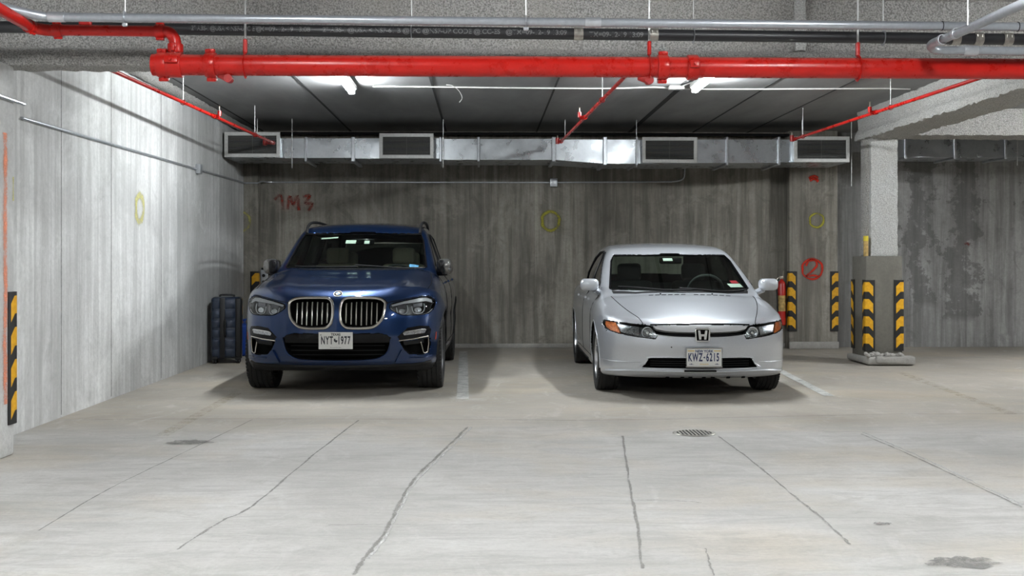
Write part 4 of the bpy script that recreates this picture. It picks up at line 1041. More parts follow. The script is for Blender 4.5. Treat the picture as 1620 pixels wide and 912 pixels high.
for sg in (1, -1):
    for wy in (.90, 3.60):
        arc = [(wy-.352*math.cos(a), .315+.352*math.sin(a)) for a in [(-.2+(PI+.4)*i/14) for i in range(15)] if .315+.352*math.sin(a) > .22]
        D.line(MB(), 'side', arc, .006, -.001, sg, smooth=3).build('arch_lip', M['silver_paint'], sed)
        wheel(sed, 'wheel', (sg*.755, wy, .315), .315, .205, .215, sg, 5, (M['alloy'],))
    mo = MB().rbox((sg*.885, 1.20, 1.000), (.185, .13, .118), .045, 4, rot=(0, 0, sg*.10)).build('door_mirror', M['silver_paint'], sed)
    MB().rbox((sg*.885, 1.262, 1.000), (.15, .012, .085), .005, 2).build('mirror_glass', M['chrome'], mo)
    MB().tube([(sg*.835, 1.21, .955), (sg*.79, 1.25, .925), (sg*.765, 1.29, .915)], [.035, .03, .032], 10).build('mirror_foot', M['silver_paint'], mo)
for x_ in (-.35, .35): seat(sed, 'front_seat', x_, 2.15, M['grey_cloth'], .32, 1.02)
seat(sed, 'rear_bench', 0, 3.0, M['grey_cloth'], .32, .98, hr=False).scale = (2.3, 1, 1)
MB().rbox((0, 1.40, .82), (1.35, .62, .22), .07, 3).build('dashboard', M['interior_dark'], sed)
MB().tube([(.36+.18*math.cos(a), 1.72-.08*math.sin(a), .93+.155*math.sin(a)) for a in [2*PI*i/28 for i in range(28)]], .015, 8, True).build('steering_wheel', M['grey_cloth'], sed)
MB().rbox((0, 1.72, 1.235), (.23, .03, .065), .02, 3).build('rear_view_mirror', M['gloss_black'], sed)
sticker(D, sed, 'front', rect(-.085, 1.245, .012, 1.272), 'sticker_white')
sticker(D, sed, 'front', [(.515,.985),(.65,.985),(.628,1.018),(.49,1.018)], 'sticker_white')
sticker(D, sed, 'front', [(.545,1.022),(.622,1.022),(.60,1.048),(.53,1.048)], 'sticker_red')
# ------------------------------------------------------------------ pipes
def coupling(parent, p, axis, r, w=.055, mat='red', ears=True, name='coupling', tw=0.0):
    """grooved coupling ring with two bolt lugs"""
    mb = MB(); pr = [(-w/2, r*1.0), (-w/2, r*1.16), (-w/2+.008, r*1.22), (w/2-.008, r*1.22), (w/2, r*1.16), (w/2, r*1.0)]
    mb.lathe(pr, axis, 32, p)
    if ears:
        for sg in (-1, 1):
            a = sg*PI/2+tw
            d = (0, math.cos(a), math.sin(a)) if axis == 'x' else ((math.cos(a), 0, math.sin(a)) if axis == 'y' else (math.cos(a), math.sin(a), 0))
            q = [p[i]+d[i]*r*1.34 for i in range(3)]
            mb.rbox(q, (w*.9 if axis == 'x' else r*.5, r*.7 if axis != 'y' else w*.9, r*.42 if axis != 'z' else w*.9), r*.12, 2, rot=(tw if axis == 'x' else 0, 0, 0))
            e = (1, 0, 0) if axis != 'x' else (0, 1, 0)
            mb.cyl([q[i]-e[i]*r*.5 for i in range(3)], [q[i]+e[i]*r*.5 for i in range(3)], r*.13, 8)
    return mb.build(name, M[mat], parent)
def rod(parent, x, y, z0, z1, r=.005, name='hanger_rod', mat='steel_rod'):
    return MB().cyl((x, y, z0), (x, y, z1), r, 8).build(name, M[mat], parent)
YM = 6.22; zM = 2.362; RM = .0600
xm0 = on_y(247, 104, YM)[0]
main = thing('sprinkler_main_pipe', 'thick red sprinkler main running across the bay mouth under the beam', 'pipe', (0, 0, 0))
MB().tube([(xm0, YM, zM), (8.6, YM, zM)], RM, 32).build('pipe_run', M['red'], main)
MB().tube([(xm0-.018, YM, zM), (xm0+.01, YM, zM)], RM*1.05, 32).build('end_cap', M['red'], main)
for px, nm in ((258, 'coupling'), (334, 'coupling'), (1048, 'coupling')):
    coupling(main, (on_y(px, 104, YM)[0], YM, zM), 'x', RM, .06, tw=.25)
# branch saddle tee with the upper elbow
xt = on_y(277, 80, YM)[0]
coupling(main, (xt, YM, zM), 'x', RM, .085, name='saddle_clamp', tw=1.35)
coupling(main, (on_y(1095, 104, YM)[0], YM, zM), 'x', RM, .062, name='saddle_clamp', tw=1.5)
zS = 2.555; 
MB().tube([(xt, YM, zM+.03), (xt, YM, zM+.105)], .036, 20).build('riser', M['red'], main)
coupling(main, (xt+.002, YM, zM+.095), 'z', .036, .05, name='riser_coupling')
el = [(xt, YM, zM+.10), (xt, YM, zM+.135), (xt-.012, YM, zS-.03), (xt-.035, YM, zS-.006), (xt-.075, YM, zS)]
MB().tube(spline(el, 5), .034, 18).build('elbow', M['red'], main)
coupling(main, (xt-.085, YM, zS), 'x', .034, .05, name='elbow_coupling')
for px in (388, 1027, 1357):
    x = on_y(px, 104, YM)[0]
    h = MB(); h.tube([(x, YM+1.12*RM*math.cos(a), zM+1.12*RM*math.sin(a)) for a in [2*PI*i/24 for i in range(24)]], .010, 4, True, up=(1, 0, 0), flat=.35)
    h.rbox((x, YM, zM+RM+.05), (.022, .03, .085), .006, 1); ho = h.build('ring_hanger', M['red'], main)
    rod(ho, x, YM, zM+RM+.08, ZC, .006)
for px in (362, 1027):
    x = on_y(px, 120, YM)[0]
    o = MB(); o.tube([(x-.05, YM+.02, zM-.045), (x, YM, zM-.075)], [.03, .026], 14); o.tube([(x, YM-.025, zM-.078), (x, YM+.025, zM-.078)], .024, 14); o.build('drain_outlet', M['red_dark'], main)
# smaller red line to the left and towards the viewer
sm = thing('sprinkler_feed_pipe', 'slimmer red sprinkler pipe leaving the main pipe elbow towards the left wall', 'pipe', (0, 0, 0))
YF = YM; xj = on_y(70, 50, YF)[0]
MB().tube([(xt-.09, YF, zS), (xj, YF, zS+.004)], .0315, 20).build('pipe_run', M['red'], sm)
coupling(sm, (xj+.075, YF, zS+.002), 'x', .0315, .05, tw=.3)
MB().tube(spline([(xj+.08, YF, zS+.002), (xj+.02, YF, zS+.003), (xj-.02, YF-.03, zS+.004), (xj-.045, YF-.09, zS+.004)], 5), .034, 18).build('elbow', M['red'], sm)
near = on_z(-60, -20, zS+.004)
MB().tube([(xj-.045, YF-.09, zS+.004), (near[0], near[1], zS+.004)], .0325, 20).build('pipe_run', M['red'], sm)
coupling(sm, (xj-.045, YF-.09, zS+.004), 'y', .0325, .05, tw=.4)
MB().rbox((on_y(135, 40, YF)[0], YF, zS+.045), (.07, .03, .03), .006, 1).build('hanger_clip', M['red_dark'], sm)
# branch lines running back under the ceiling
def branch(label, a, b, heads, end, zb=2.72, r=.0165, rods=()):
    A = Vector(on_z(a[0], a[1], zb)); B_ = Vector(on_z(b[0], b[1], zb)); d = (B_-A).normalized(); A0 = A+d*((BY+.16-A.y)/d.y)
    t = thing('sprinkler_branch_pipe', label, 'pipe', (0, 0, 0), group='red sprinkler branch lines')
    MB().tube([A0, B_], r, 14).build('pipe_run', M['red'], t)
    for (px, py, up) in heads:
        f = (Vector(on_z(px, py, zb)).y-A.y)/d.y; p = A+d*f
        s_ = Vector((-up*.055, 0, 0))
        e = MB(); e.tube([p-d*.03, p+d*.03], r*1.5, 12); e.tube([p, p+s_], r*1.15, 10); e.tube([p+s_, p+s_+Vector((0, 0, .055))], r*1.2, 10); eo = e.build('tee', M['red'], t)
        s1 = p+s_+Vector((0, 0, .055))
        MB().tube([s1, s1+Vector((0, 0, .02)), s1+Vector((0, 0, .045)), s1+Vector((0, 0, .05))], [.008, .006, .004, .016], 10).build('sprinkler_head', M['brass'], eo)
    e = MB(); e.tube([B_-d*.02, B_+d*.03], r*1.5, 12); e.tube([B_+d*.02, B_+d*.02+Vector((-end*.11, 0, .0))], r*1.3, 12)
    q = B_+d*.02+Vector((-end*.11, 0, .0)); e.tube([q-Vector((0, 0, .03)), q+Vector((0, 0, .045))], r*1.5, 12); eo = e.build('end_elbow', M['red_dark'], t)
    MB().tube([q+Vector((0, 0, .045)), q+Vector((0, 0, .08))], [.010, .006], 10).build('sprinkler_head', M['brass'], eo)
    for (px, py) in rods:
        f = (Vector(on_z(px, py, zb)).y-A.y)/d.y; p = A+d*f
        ho = MB().tube([(p.x+.024*math.cos(a_), p.y, p.z+.024*math.sin(a_)) for a_ in [2*PI*i/14 for i in range(14)]], .004, 6, True).build('ring_hanger', M['red'], t)
        rod(ho, p.x, p.y, zb+.02, ZC, .004)
branch('red sprinkler branch running back beside the left wall to the first duct grille', (185, 115), (432, 226), [(345, 184, -1)], 1, rods=[(296, 162), (407, 213)])
branch('red sprinkler branch running back over the gap between the two cars', (985, 125), (888, 224), [(925, 186, 1)], .4, rods=[(950, 158)])
branch('red sprinkler branch running back beside the side beam to the last grille', (1545, 125), (1258, 220), [(1385, 178, 1)], .3, rods=[(1413, 170), (1269, 216)])
# grey conduits and black drain pipe in front of the beam
YG = 6.05
def along(name, label, p, q, Y, r, mat, n=18, bends=None):
    t = thing(name, label, 'pipe', (0, 0, 0)); A = on_y(p[0], p[1], Y); B_ = on_y(q[0], q[1], Y)
    MB().tube([A, B_], r, n).build('pipe_run', M[mat], t); return t, A, B_
def at_(A, B_, px, Y): 
    x = on_y(px, 40, Y)[0]; f = (x-A[0])/(B_[0]-A[0]); return (x, Y, A[2]+(B_[2]-A[2])*f)
gc, A, B_ = along('grey_conduit', 'long straight grey metal conduit above the red main pipe, bending away at its left end', (95, 27), (1760, 44), YG, .0245, 'conduit_grey')
MB().tube(spline([A, (A[0]-.09, YG-.01, A[2]+.002), (A[0]-.22, YG-.12, A[2]+.015), (A[0]-.42, YG-.40, A[2]+.03), (A[0]-.7, YG-.9, A[2]+.04)], 6), .0245, 16).build('conduit_bend', M['conduit_grey'], gc)
for px in (90, 938):
    p = at_(A, B_, px, YG); MB().tube([(p[0]-.045, YG, p[2]), (p[0]+.045, YG, p[2])], .029, 18).build('conduit_joint', M['galvanised'], gc)
for px in (198, 832):
    p = at_(A, B_, px, YG); h = MB().tube([(p[0], YG+.03*math.cos(a), p[2]+.03*math.sin(a)) for a in [2*PI*i/20 for i in range(20)]], .012, 4, True, up=(1, 0, 0), flat=.2)
    h.rbox((p[0], YG-.005, p[2]-.04), (.03, .02, .02), .005, 1); ho = h.build('conduit_clamp', M['galvanised'], gc); rod(ho, p[0], YG, p[2]+.03, ZC, .004)
for px in (1490, 1610):
    p = at_(A, B_, px, YG); MB().tube([(p[0], YG+.026*math.cos(a), p[2]+.026*math.sin(a)) for a in [2*PI*i/20 for i in range(20)]], .0025, 5, True).build('cable_tie', M['black_plastic'], gc)
# returning conduits at the right: one from the near ceiling swings round to run right
gb = thing('bent_grey_conduit', 'grey conduit with a hairpin bend in the upper right corner', 'pipe', (0, 0, 0))
zc_ = on_y(1560, 80, 6.0)[2]
hp = [on_z(1700, -62, zc_-.0), on_z(1615, 8, zc_), on_z(1560, 35, zc_), on_z(1500, 62, zc_)]
P0 = Vector(on_y(1480, 66, 5.90)); Q0 = Vector(on_y(1800, 84, 6.0)); zr = on_y(1540, 80, 5.95)[2]
d1 = [on_y(1720, -36, 4.6), on_y(1600, 14, 5.15), on_y(1540, 42, 5.5), on_y(1497, 60, 5.78)]
MB().tube(spline([d1[0], d1[1], d1[2], d1[3], tuple(on_y(1474, 70, 5.97)), tuple(on_y(1478, 78, 6.04)), tuple(on_y(1500, 80, 6.06)), tuple(on_y(1545, 80, 6.06)), tuple(on_y(1800, 84, 6.06))], 8), .024, 16).build('conduit_run', M['conduit_grey'], gb)
for p in (on_y(1490, 63, 5.8), on_y(1512, 53, 5.68)):
    coupling(gb, p, 'y', .024, .03, 'galvanised', False, 'conduit_joint')
coupling(gb, on_y(1535, 80, 6.06), 'x', .024, .08, 'galvanised', False, 'conduit_joint')
rod(gb, on_y(1531, 30, 5.5)[0], 5.5, on_y(1531, 40, 5.5)[2], ZC, .005)
YK = 6.42
bp, A, B_ = along('black_drain_pipe', 'black plastic drain pipe with printed lettering behind the conduit', (-60, 42), (1740, 64), YK, .0345, 'black_pipe', 24)
for px, w_ in ((915, .055), (1034, .05), (1511, .05), (1547, .05), (1593, .055)):
    p = at_(A, B_, px, YK); c_ = MB(); c_.tube([(p[0]-w_/2, YK, p[2]), (p[0]+w_/2, YK, p[2])], .0385, 24)
    for sx_ in (-.28, .28): c_.rbox((p[0]+w_*sx_, YK-.036, p[2]+.012), (.010, .014, .02), .003, 1)
    c_.build('band_coupling', M['clamp_steel'], bp)
for px in (651, 1097, 1397):
    p = at_(A, B_, px, YK); h = MB().tube([(p[0], YK+.040*math.cos(a), p[2]+.040*math.sin(a)) for a in [2*PI*i/20 for i in range(20)]], .011, 4, True, up=(1, 0, 0), flat=.25)
    ho = h.build('pipe_strap', M['galvanised'], bp); rod(ho, p[0], YK, p[2]+.04, ZC, .004)
for txt, px in (('2" ABS-I @USA < NSF-UPC E @', 360), ('TM=09-12-19 13:08', 449), ('2" ABS-I @USA < NSF-61 B @', 580), ('PC @NSF-UP CODE @ICC-ES', 722), ('@TM=09-12-19 13:09', 848), ('TM=09-12-19 13:09', 974)):
    vs, fs = text_mesh(txt, .040, .0009, 1.0); p = at_(A, B_, px, YK); r_ = .0352
    if px == 974: vs = [(a, b-.008) for a, b in vs]
    if px == 360: vs = [(a*.75, b) for a, b in vs]
    sl = (B_[2]-A[2])/(B_[0]-A[0])
    MB().add([(p[0]+a, YK-math.sqrt(max(0, r_*r_-b*b)), p[2]+b+a*sl) for a, b in vs], fs).build('pipe_lettering', M['pipe_print'], bp, smooth=False)
# wall conduits
wl = thing('wall_conduit', 'thin grey conduit running along the left and back walls with two junction boxes', 'pipe', (0, 0, 0))
Xw = XL+.012
w0, w1, w2 = on_x(35, 187, Xw), on_x(315, 269, Xw), on_x(384, 289, Xw)
MB().tube([w0, w1, w2, (w2[0]+.02, 15.0-.012, w2[2]), (xb2+.0, 14.985, w2[2])], .0125, 10).build('conduit_run', M['galvanised'], wl)
wz = on_y(700, 289, 15.18)[2]
MB().tube(spline([(xb2, 14.985, w2[2]), (xb2+.05, 15.05, wz), (xb2+.12, 15.18, wz), (xb2+.4, 15.185, wz)], 5)+[on_y(870, 289, 15.185), on_y(1062, 288, 15.185)]+spline([on_y(1062, 288, 15.185), on_y(1078, 285, 15.185), on_y(1083, 275, 15.185), on_y(1084, 240, 15.185)], 5)[1:], .011, 10).build('conduit_run', M['galvanised'], wl)
jb = MB().rbox((XL+.03, on_x(315, 269, XL+.03)[1], on_x(315, 269, XL)[2]), (.055, .11, .11), .008, 2).build('junction_box', M['galvanised'], wl)
jx = on_y(876, 289, 15.16); MB().rbox(jx, (.105, .05, .12), .006, 2).build('junction_box', M['galvanised'], wl)
c2 = on_x(0, 152, XC+.012); c3 = on_x(38, 165, XC+.012)
o = MB().tube([(c2[0], c2[1]-.8, c2[2]+.05), c2, c3], .0125, 10).build('column_conduit', M['galvanised']); tag(o, 'short grey conduit end on the near left column face', 'pipe')
# ceiling conduit between the two lamps, with small box and loose wire
cc = thing('ceiling_cable', 'thin white cable clipped under the ceiling between the two tube lamps', 'cable', (0, 0, 0))
zq = ZC-.012; a_ = [on_z(590, 137, zq), on_z(640, 137, zq), on_z(800, 139, zq), on_z(960, 140, zq), on_z(1035, 138, zq), on_z(1062, 140, zq), on_z(1110, 141, zq), on_z(1213, 141, zq)]
MB().tube(spline(a_, 4), .008, 8).build('cable_run', M['white_plastic'], cc)
MB().tube([on_z(1213, 141, zq), on_z(1400, 140, zq), on_z(1440, 141, zq)], .008, 8).build('cable_run', M['white_plastic'], cc)
q = on_z(1070, 139, ZC-.02); MB().rbox(q, (.16, .10, .035), .008, 2).build('cable_box', M['white_plastic'], cc)
MB().tube([on_z(1072, 139, zq), on_z(1090, 132, zq), on_z(1118, 124, zq)], .008, 8).build('cable_run', M['white_plastic'], cc)
lw = spline([on_z(706, 134, ZC-.02), on_z(716, 136, ZC-.03), on_z(726, 144, ZC-.06), on_z(731, 155, ZC-.09), on_z(727, 162, ZC-.11)], 5)
o = MB().tube(lw, .004, 6).build('loose_wire', M['white_plastic']); tag(o, 'short loose white wire curling down from the ceiling left of centre', 'wire')
# ------------------------------------------------------------------ tube lamps (each gives its own light)
def tube_lamp(label, x, y0, y1, z, mat, parts=True, axis='y'):
    L = abs(y1-y0); t = thing('tube_lamp', label, 'lamp', (x, (y0+y1)/2, z), 0 if axis == 'y' else PI/2, group='ceiling tube lamps')
    MB().rbox((0, 0, .045), (.10, L, .05), .01, 2).build('lamp_body', M['white_plastic'], t)
    MB().tube([(0, -L/2+.03, 0), (0, -L/2+.05, 0), (0, L/2-.05, 0), (0, L/2-.03, 0)], [.012, .030, .030, .012], 16).build('light_tube', M[mat], t)
    for sg in (-1, 1): MB().rbox((0, sg*(L/2-.018), .008), (.07, .035, .07), .008, 1).build('lamp_end', M['white_plastic'], t)
    return t
tube_lamp('glowing tube lamp on the ceiling above the blue SUV', -1.36, 9.95, 11.15, 2.98, 'tube_bay')
tube_lamp('glowing tube lamp on the ceiling above the silver sedan', 2.16, 9.75, 10.95, 2.98, 'tube_bay')
tube_lamp('tube lamp over the near aisle on the left', -1.3, 3.6, 4.8, 2.98, 'tube_aisle')
tube_lamp('tube lamp over the near aisle on the right', 2.2, 3.6, 4.8, 2.98, 'tube_aisle')
tube_lamp('tube lamp over the aisle beyond the right edge', 7.2, 4.5, 5.7, 2.98, 'tube_aisle')
tube_lamp('tube lamp in the next bay behind the side beam', 7.6, 10.2, 11.4, 2.98, 'tube_far')
tube_lamp('tube lamp over the aisle behind the viewer on the left', -1.25, -2.6, -1.4, 2.98, 'tube_aisle')
tube_lamp('tube lamp over the aisle behind the viewer on the right', 2.2, -2.6, -1.4, 2.98, 'tube_aisle')
# ------------------------------------------------------------------ duct
duct = thing('air_duct', 'long galvanised air duct with four white grilles hung below the ceiling at the back wall', 'duct', (0, 0, 0))
YD = 13.9; YD2 = 14.72
def duct_seg(pa, pb, topa, bota, topb, botb, name='duct_section', Y=YD, Y2=YD2, par=duct):
    a0, a1 = on_y(pa, topa, Y), on_y(pa, bota, Y); b0, b1 = on_y(pb, topb, Y), on_y(pb, botb, Y)
    rr = random.Random(pa*7+3); q_ = [rr.uniform(0, .011) for _ in range(4)]     # thin sheet is never quite flat
    vs = [(a0[0], Y+q_[0], a0[2]), (b0[0], Y+q_[1], b0[2]), (b1[0], Y+q_[2], b1[2]), (a1[0], Y+q_[3], a1[2])]; vs += [(x, Y2, z) for x, _, z in vs]
    mb = MB().add(vs, [(0, 1, 2, 3), (7, 6, 5, 4), (0, 4, 5, 1), (1, 5, 6, 2), (2, 6, 7, 3), (3, 7, 4, 0)])
    return mb.build(name, M['duct'], par, smooth=False)
def flange(px, top, bot, wd=.035, pr=.022, Y=YD, Y2=YD2, par=duct):
    a, b = on_y(px, top, Y), on_y(px, bot, Y); x = a[0]; mb = MB()
    mb.rbox((x, Y-pr/2, (a[2]+b[2])/2), (wd, pr+.01, a[2]-b[2]+.05), .006, 1)
    mb.rbox((x, (Y+Y2)/2, b[2]-.012), (wd, Y2-Y+.03, .03), .005, 1); mb.rbox((x, (Y+Y2)/2, a[2]+.012), (wd, Y2-Y+.03, .03), .005, 1)
    return mb.build('duct_flange', M['galvanised'], par)
segs = [(357, 484, 219, 250), (484, 559, 219, 250), (559, 697, 219, 251), (697, 757, 220, 253), (757, 876, 220, 253), (876, 957, 221, 253), (957, 1007, 221, 259), (1007, 1103, 221, 259), (1103, 1150, 221, 258), (1150, 1232, 221, 258), (1232, 1343, 221, 257)]
for i, (a, b, t_, bt) in enumerate(segs):
    nb = segs[i][3]
    if a == 876: duct_seg(a, b, t_, 253, t_, 259)
    else: duct_seg(a, b, t_, bt, t_, bt)
for px in (484, 559, 697, 757, 876, 957, 1007, 1150, 1232): flange(px, 220, 253 if px < 900 else 258.5, wd=.05 if px in (559, 876, 957) else .03)
o = MB().rbox((on_y(876, 236, YD)[0], YD-.02, on_y(876, 236, YD)[2]), (.02, .02, .30), .004, 1).build('duct_strap', M['galvanised'], duct)
def grille(px0, px1, t_, b_, hang=True):
    yg = YD-.13; a, b = on_y(px0, t_, yg), on_y(px1, b_, yg); cx, cz = (a[0]+b[0])/2, (a[2]+b[2])/2; W_, H_ = b[0]-a[0], a[2]-b[2]
    fr = MB(); th = .045
    for (c, s) in (((cx, yg, a[2]-th/2), (W_, .02, th)), ((cx, yg, b[2]+th/2), (W_, .02, th)), ((a[0]+th/2, yg, cz), (th, .0198, H_-.001)), ((b[0]-th/2, yg, cz), (th, .0198, H_-.001))): fr.rbox(c, s, .004, 1)
    f = fr.build('grille', M['grille_white'], duct)
    n = 13
    for i in range(n):
        z = b[2]+th+(H_-2*th)*(i+.5)/n
        MB().rbox((cx, yg+.006, z), (W_-2*th+.01, .020, .0035), .001, 1, rot=(.45, 0, 0)).build('louvre', M['grille_louvre'], f)
    MB().rbox((cx, yg+.016, cz), (.004, .01, H_-2*th), .001, 1).build('rib', M['grille_louvre'], f)
    nb = MB(); nb.box((a[0]+.02, yg+.026, b[2]+.02), (b[0]-.02, YD+.001, a[2]-.02)); nb.build('grille_neck', M['duct'], f, smooth=False)
    MB().box((a[0]+.03, yg+.024, b[2]+.03), (b[0]-.03, yg+.0248, a[2]-.03)).build('grille_void', M['dark_void'], f, smooth=False)
for g_ in ((355, 443, 209, 249), (600, 686, 211, 251), (1016, 1103, 217, 258), (1256, 1344, 216, 257)): grille(*g_)
for px, tp, bt in ((407, 173, 209), (462, 192, 266), (701, 190, 266), (894, 175, 215), (1007, 190, 264), (1269, 188, 215), (1347, 240, 295)):
    Yr = YD-.03; a, b = on_y(px, tp, Yr), on_y(px, bt, Yr); MB().cyl((a[0], Yr, b[2]), (a[0], Yr, ZC), .005, 8).build('hanger_rod', M['steel_rod'], duct)
ld = MB(); ld.tube([on_y(444, 211, 14.95), on_y(900, 212, 14.95), on_y(1250, 214, 14.95)], .02, 8); ld.build('duct_back_rail', M['black_plastic'], duct)
d2 = thing('far_air_duct', 'dull galvanised air duct behind the side beam in the next bay', 'duct', (0, 0, 0))
for a, b in ((1396, 1510, ), (1510, 1590), (1590, 1720)): duct_seg(a, b, 214, 249, 214, 249, Y=14.1, par=d2)
for px in (1432, 1510, 1590): flange(px, 214, 249, Y=14.1, par=d2)
for px in (1610,): 
    a = on_y(px, 250, 14.05); MB().cyl((a[0], 14.06, a[2]-.1), (a[0], 14.06, ZC), .005, 8).build('hanger_rod', M['steel_rod'], d2)
# ------------------------------------------------------------------ corner guards
def guard(label, loc, rot, h=.84, leg=.105):
    th = .012; pr = [(0, 0), (leg, 0), (leg, -.006), (leg-.01, -th), (.03, -th-.004), (.0, -th-.002)]
    # L profile: legs along +x (facing -y) and +y (facing -x), corner at the origin
    out = [(leg, 0), (leg, -.007), (leg-.012, -th), (.022, -th-.003), (-.004, -th), (-th, -.004), (-th-.003, .022), (-th, leg-.012), (-.007, leg), (0, leg), (0, 0)]
    mb = MB().prism(out, lambda u, v, d: (u, v, d), 0, h)
    o = mb.build('corner_guard', M['guard'], None, angle=30); o.location = loc; o.rotation_euler = (0, 0, rot)
    return tag(o, label, 'corner guard', 'black and yellow corner guards')
p = (XC, YC); guard('black and yellow guard on the near left column, tallest in view', (XC, YC, .20), PI)
guard('black and yellow guard on the column pedestal front corner, fully facing', (px0, py0, .165), 0)
guard('narrow black and yellow guard edge at the pedestal rear corner', (px0, py1, .165), -PI/2)
guard('black and yellow guard on the pedestal corner farthest right', (px1, py0, .165), PI/2)
guard('black and yellow guard on the wall pilaster beside the fire extinguisher', (xa, YP, .245), 0)
guard('black and yellow guard on the wall pilaster right of the red number two', (xb, YP, .245), PI/2)
guard('black and yellow guard in the back corner behind the suitcase and SUV', (xb2-.0, 15.0, .245), PI/2)
# extinguisher
ex = on_y(1238, 470, 14.98); eX = ex[0]
ext = thing('fire_extinguisher', 'red fire extinguisher standing beside the silver sedan mirror near the wall', 'fire extinguisher', (eX, 15.02, .0))
zb = on_y(1238, 515, 15.02)[2]; zt = on_y(1238, 443, 15.02)[2]
MB().lathe([(zb, 0), (zb, .045), (zb+.01, .058), (zt-.07, .058), (zt-.03, .045), (zt-.005, .022), (zt+.01, .018), (zt+.01, 0)], 'z', 24, (0, 0, 0), False).build('cylinder', M['extinguisher_red'], ext)
MB().lathe([(zb+.20, .0590), (zb+.42, .0590)], 'z', 24, (0, 0, 0), False).build('paper_label', M['label_cream'], ext)
h = MB(); h.rbox((-.01, 0, zt+.03), (.05, .03, .04), .006, 2); h.tube([(-.02, 0, zt+.03), (-.055, 0, zt+.02), (-.065, 0, zt+.0)], .012, 8); h.rbox((.02, 0, zt+.075), (.012, .02, .11), .003, 1, rot=(0, .1, 0)); h.build('valve_handle', M['brass'], ext)
MB().tube(spline([(-.04, -.01, zt+.02), (-.075, -.02, zt-.05), (-.07, -.03, zt-.3), (-.065, -.03, zt-.45)], 6), .009, 8).build('hose', M['black_plastic'], ext)
MB().rbox((0, .10, zb+.25), (.06, .12, .05), .006, 1).build('wall_bracket', M['black_plastic'], ext)
# suitcase
sp0 = on_z(353, 572, 0)
sc = thing('suitcase', 'dark blue hard-shell suitcase standing by the left wall behind the SUV', 'suitcase', (-3.10, 13.08, 0), .16)
W_, D_, H_ = .36, .27, .745
def shell_ribs(x, y, z):
    g = 0.0035*(1 if math.sin(z*2*PI/.115) > 0 else -1); return (x, y+(-g if y < 0 else g), z)
mb = MB(); mb.rbox((0, 0, .055+H_/2), (W_, D_, H_), .045, 4); mb.build('shell', M['suitcase_blue'], sc)
for i in range(6):
    z = .13+i*.115
    MB().rbox((-.118, -D_/2-.001, z), (.085, .012, .088), .005, 2).build('shell_rib', M['suitcase_blue'], sc)
    MB().rbox((.045, -D_/2-.001, z), (.115, .012, .088), .005, 2).build('shell_rib', M['suitcase_blue'], sc)
MB().rbox((-.045, -D_/2-.004, .055+H_/2), (.060, .02, H_-.02), .006, 2).build('front_strap', M['suitcase_black'], sc)
MB().rbox((.140, -D_/2+.02, .055+H_/2), (.075, .06, H_-.03), .02, 3).build('side_band', M['suitcase_black'], sc)
MB().tube(spline([(-.01, -D_/2-.008, .33), (-.01, -D_/2-.03, .35), (-.01, -D_/2-.03, .50), (-.01, -D_/2-.008, .52)], 5), .012, 8).build('side_handle', M['suitcase_black'], sc)
MB().tube(spline([(-.08, 0, .055+H_), (-.07, 0, .055+H_+.02), (.07, 0, .055+H_+.02), (.08, 0, .055+H_)], 5), .011, 8).build('top_handle', M['suitcase_black'], sc)
for sx_ in (-.135, .135):
    for sy_ in (-.10, .10):
        MB().rbox((sx_, sy_, .065), (.07, .07, .05), .015, 2).build('wheel_housing', M['suitcase_black'], sc)
        wv = MB(); wv.cyl((sx_-.022, sy_, .027), (sx_-.004, sy_, .027), .027, 20); wv.cyl((sx_+.004, sy_, .027), (sx_+.022, sy_, .027), .027, 20); wv.build('wheel', M['suitcase_black'], sc)
bpnt = on_z(384, 566, 0)
bag = thing('blue_bag', 'bright blue bag standing between the suitcase and the SUV', 'bag', (bpnt[0]+.03, bpnt[1]+.25, 0))
MB().rbox((0, 0, .21), (.28, .22, .42), .05, 3, fn=lambda x, y, z: (x*(1-.12*(z+.2)), y*(1-.3*(z+.2)), z)).build('bag_body', M['bag_blue'], bag)
for sy_ in (-.06, .06): MB().tube(spline([(-.07, sy_, .40), (-.06, sy_, .47), (.06, sy_, .47), (.07, sy_, .40)], 5), .01, 8).build('bag_handle', M['bag_blue'], bag)
# grey socket panel behind the SUV mirror
gp = on_y(418, 443, 15.16)
gpn = thing('wall_panel', 'grey wall panel with round black sockets behind the left mirror of the SUV', 'electrical panel', (gp[0], 15.17, gp[2]))
MB().rbox((0, 0, 0), (.10, .05, .34), .006, 1).build('panel_box', M['galvanised'], gpn)
MB().rbox((0, -.025, .155), (.075, .02, .03), .004, 1).build('panel_top', M['black_plastic'], gpn)
for z_ in (.06, -.03): MB().cyl((-.005, -.035, z_), (-.005, -.02, z_), .022, 18).build('socket', M['black_plastic'], gpn)
# yellow tipped pipe behind pedestal
yp_ = on_y(1356, 400, 13.0)
ytp = thing('yellow_tipped_pipe', 'short pale pipe with a yellow tip standing on the pedestal', 'pipe', (yp_[0], 12.70, 1.285))
MB().cyl((0, 0, .0), (0, 0, .185), .028, 16).build('pipe_body', M['label_cream'], ytp)
MB().cyl((0, 0, .185), (0, 0, .245), .030, 16).build('pipe_tip', M['yellow_paint'], ytp)
# floor drain
fd = on_z(1098, 686, 0.0)
dr = thing('floor_drain', 'round cast metal drain grate set in the aisle floor', 'drain', (fd[0], fd[1], 0.002))
MB().lathe([(0, .125), (.004, .125), (.005, .148), (.0, .152)], 'z', 36, (0, 0, 0), True).build('drain_rim', M['clamp_steel'], dr)
MB().lathe([(.0, 0), (.001, 0), (.001, .126), (0, .126)], 'z', 36, (0, 0, 0), False).build('drain_pit', M['dark_void'], dr)
for i in range(9):
    x = -.104+i*.026; hh = math.sqrt(.122**2-x*x)
    MB().box((x-.006, -hh, .001), (x+.006, hh, .005)).build('grate_bar', M['clamp_steel'], dr)
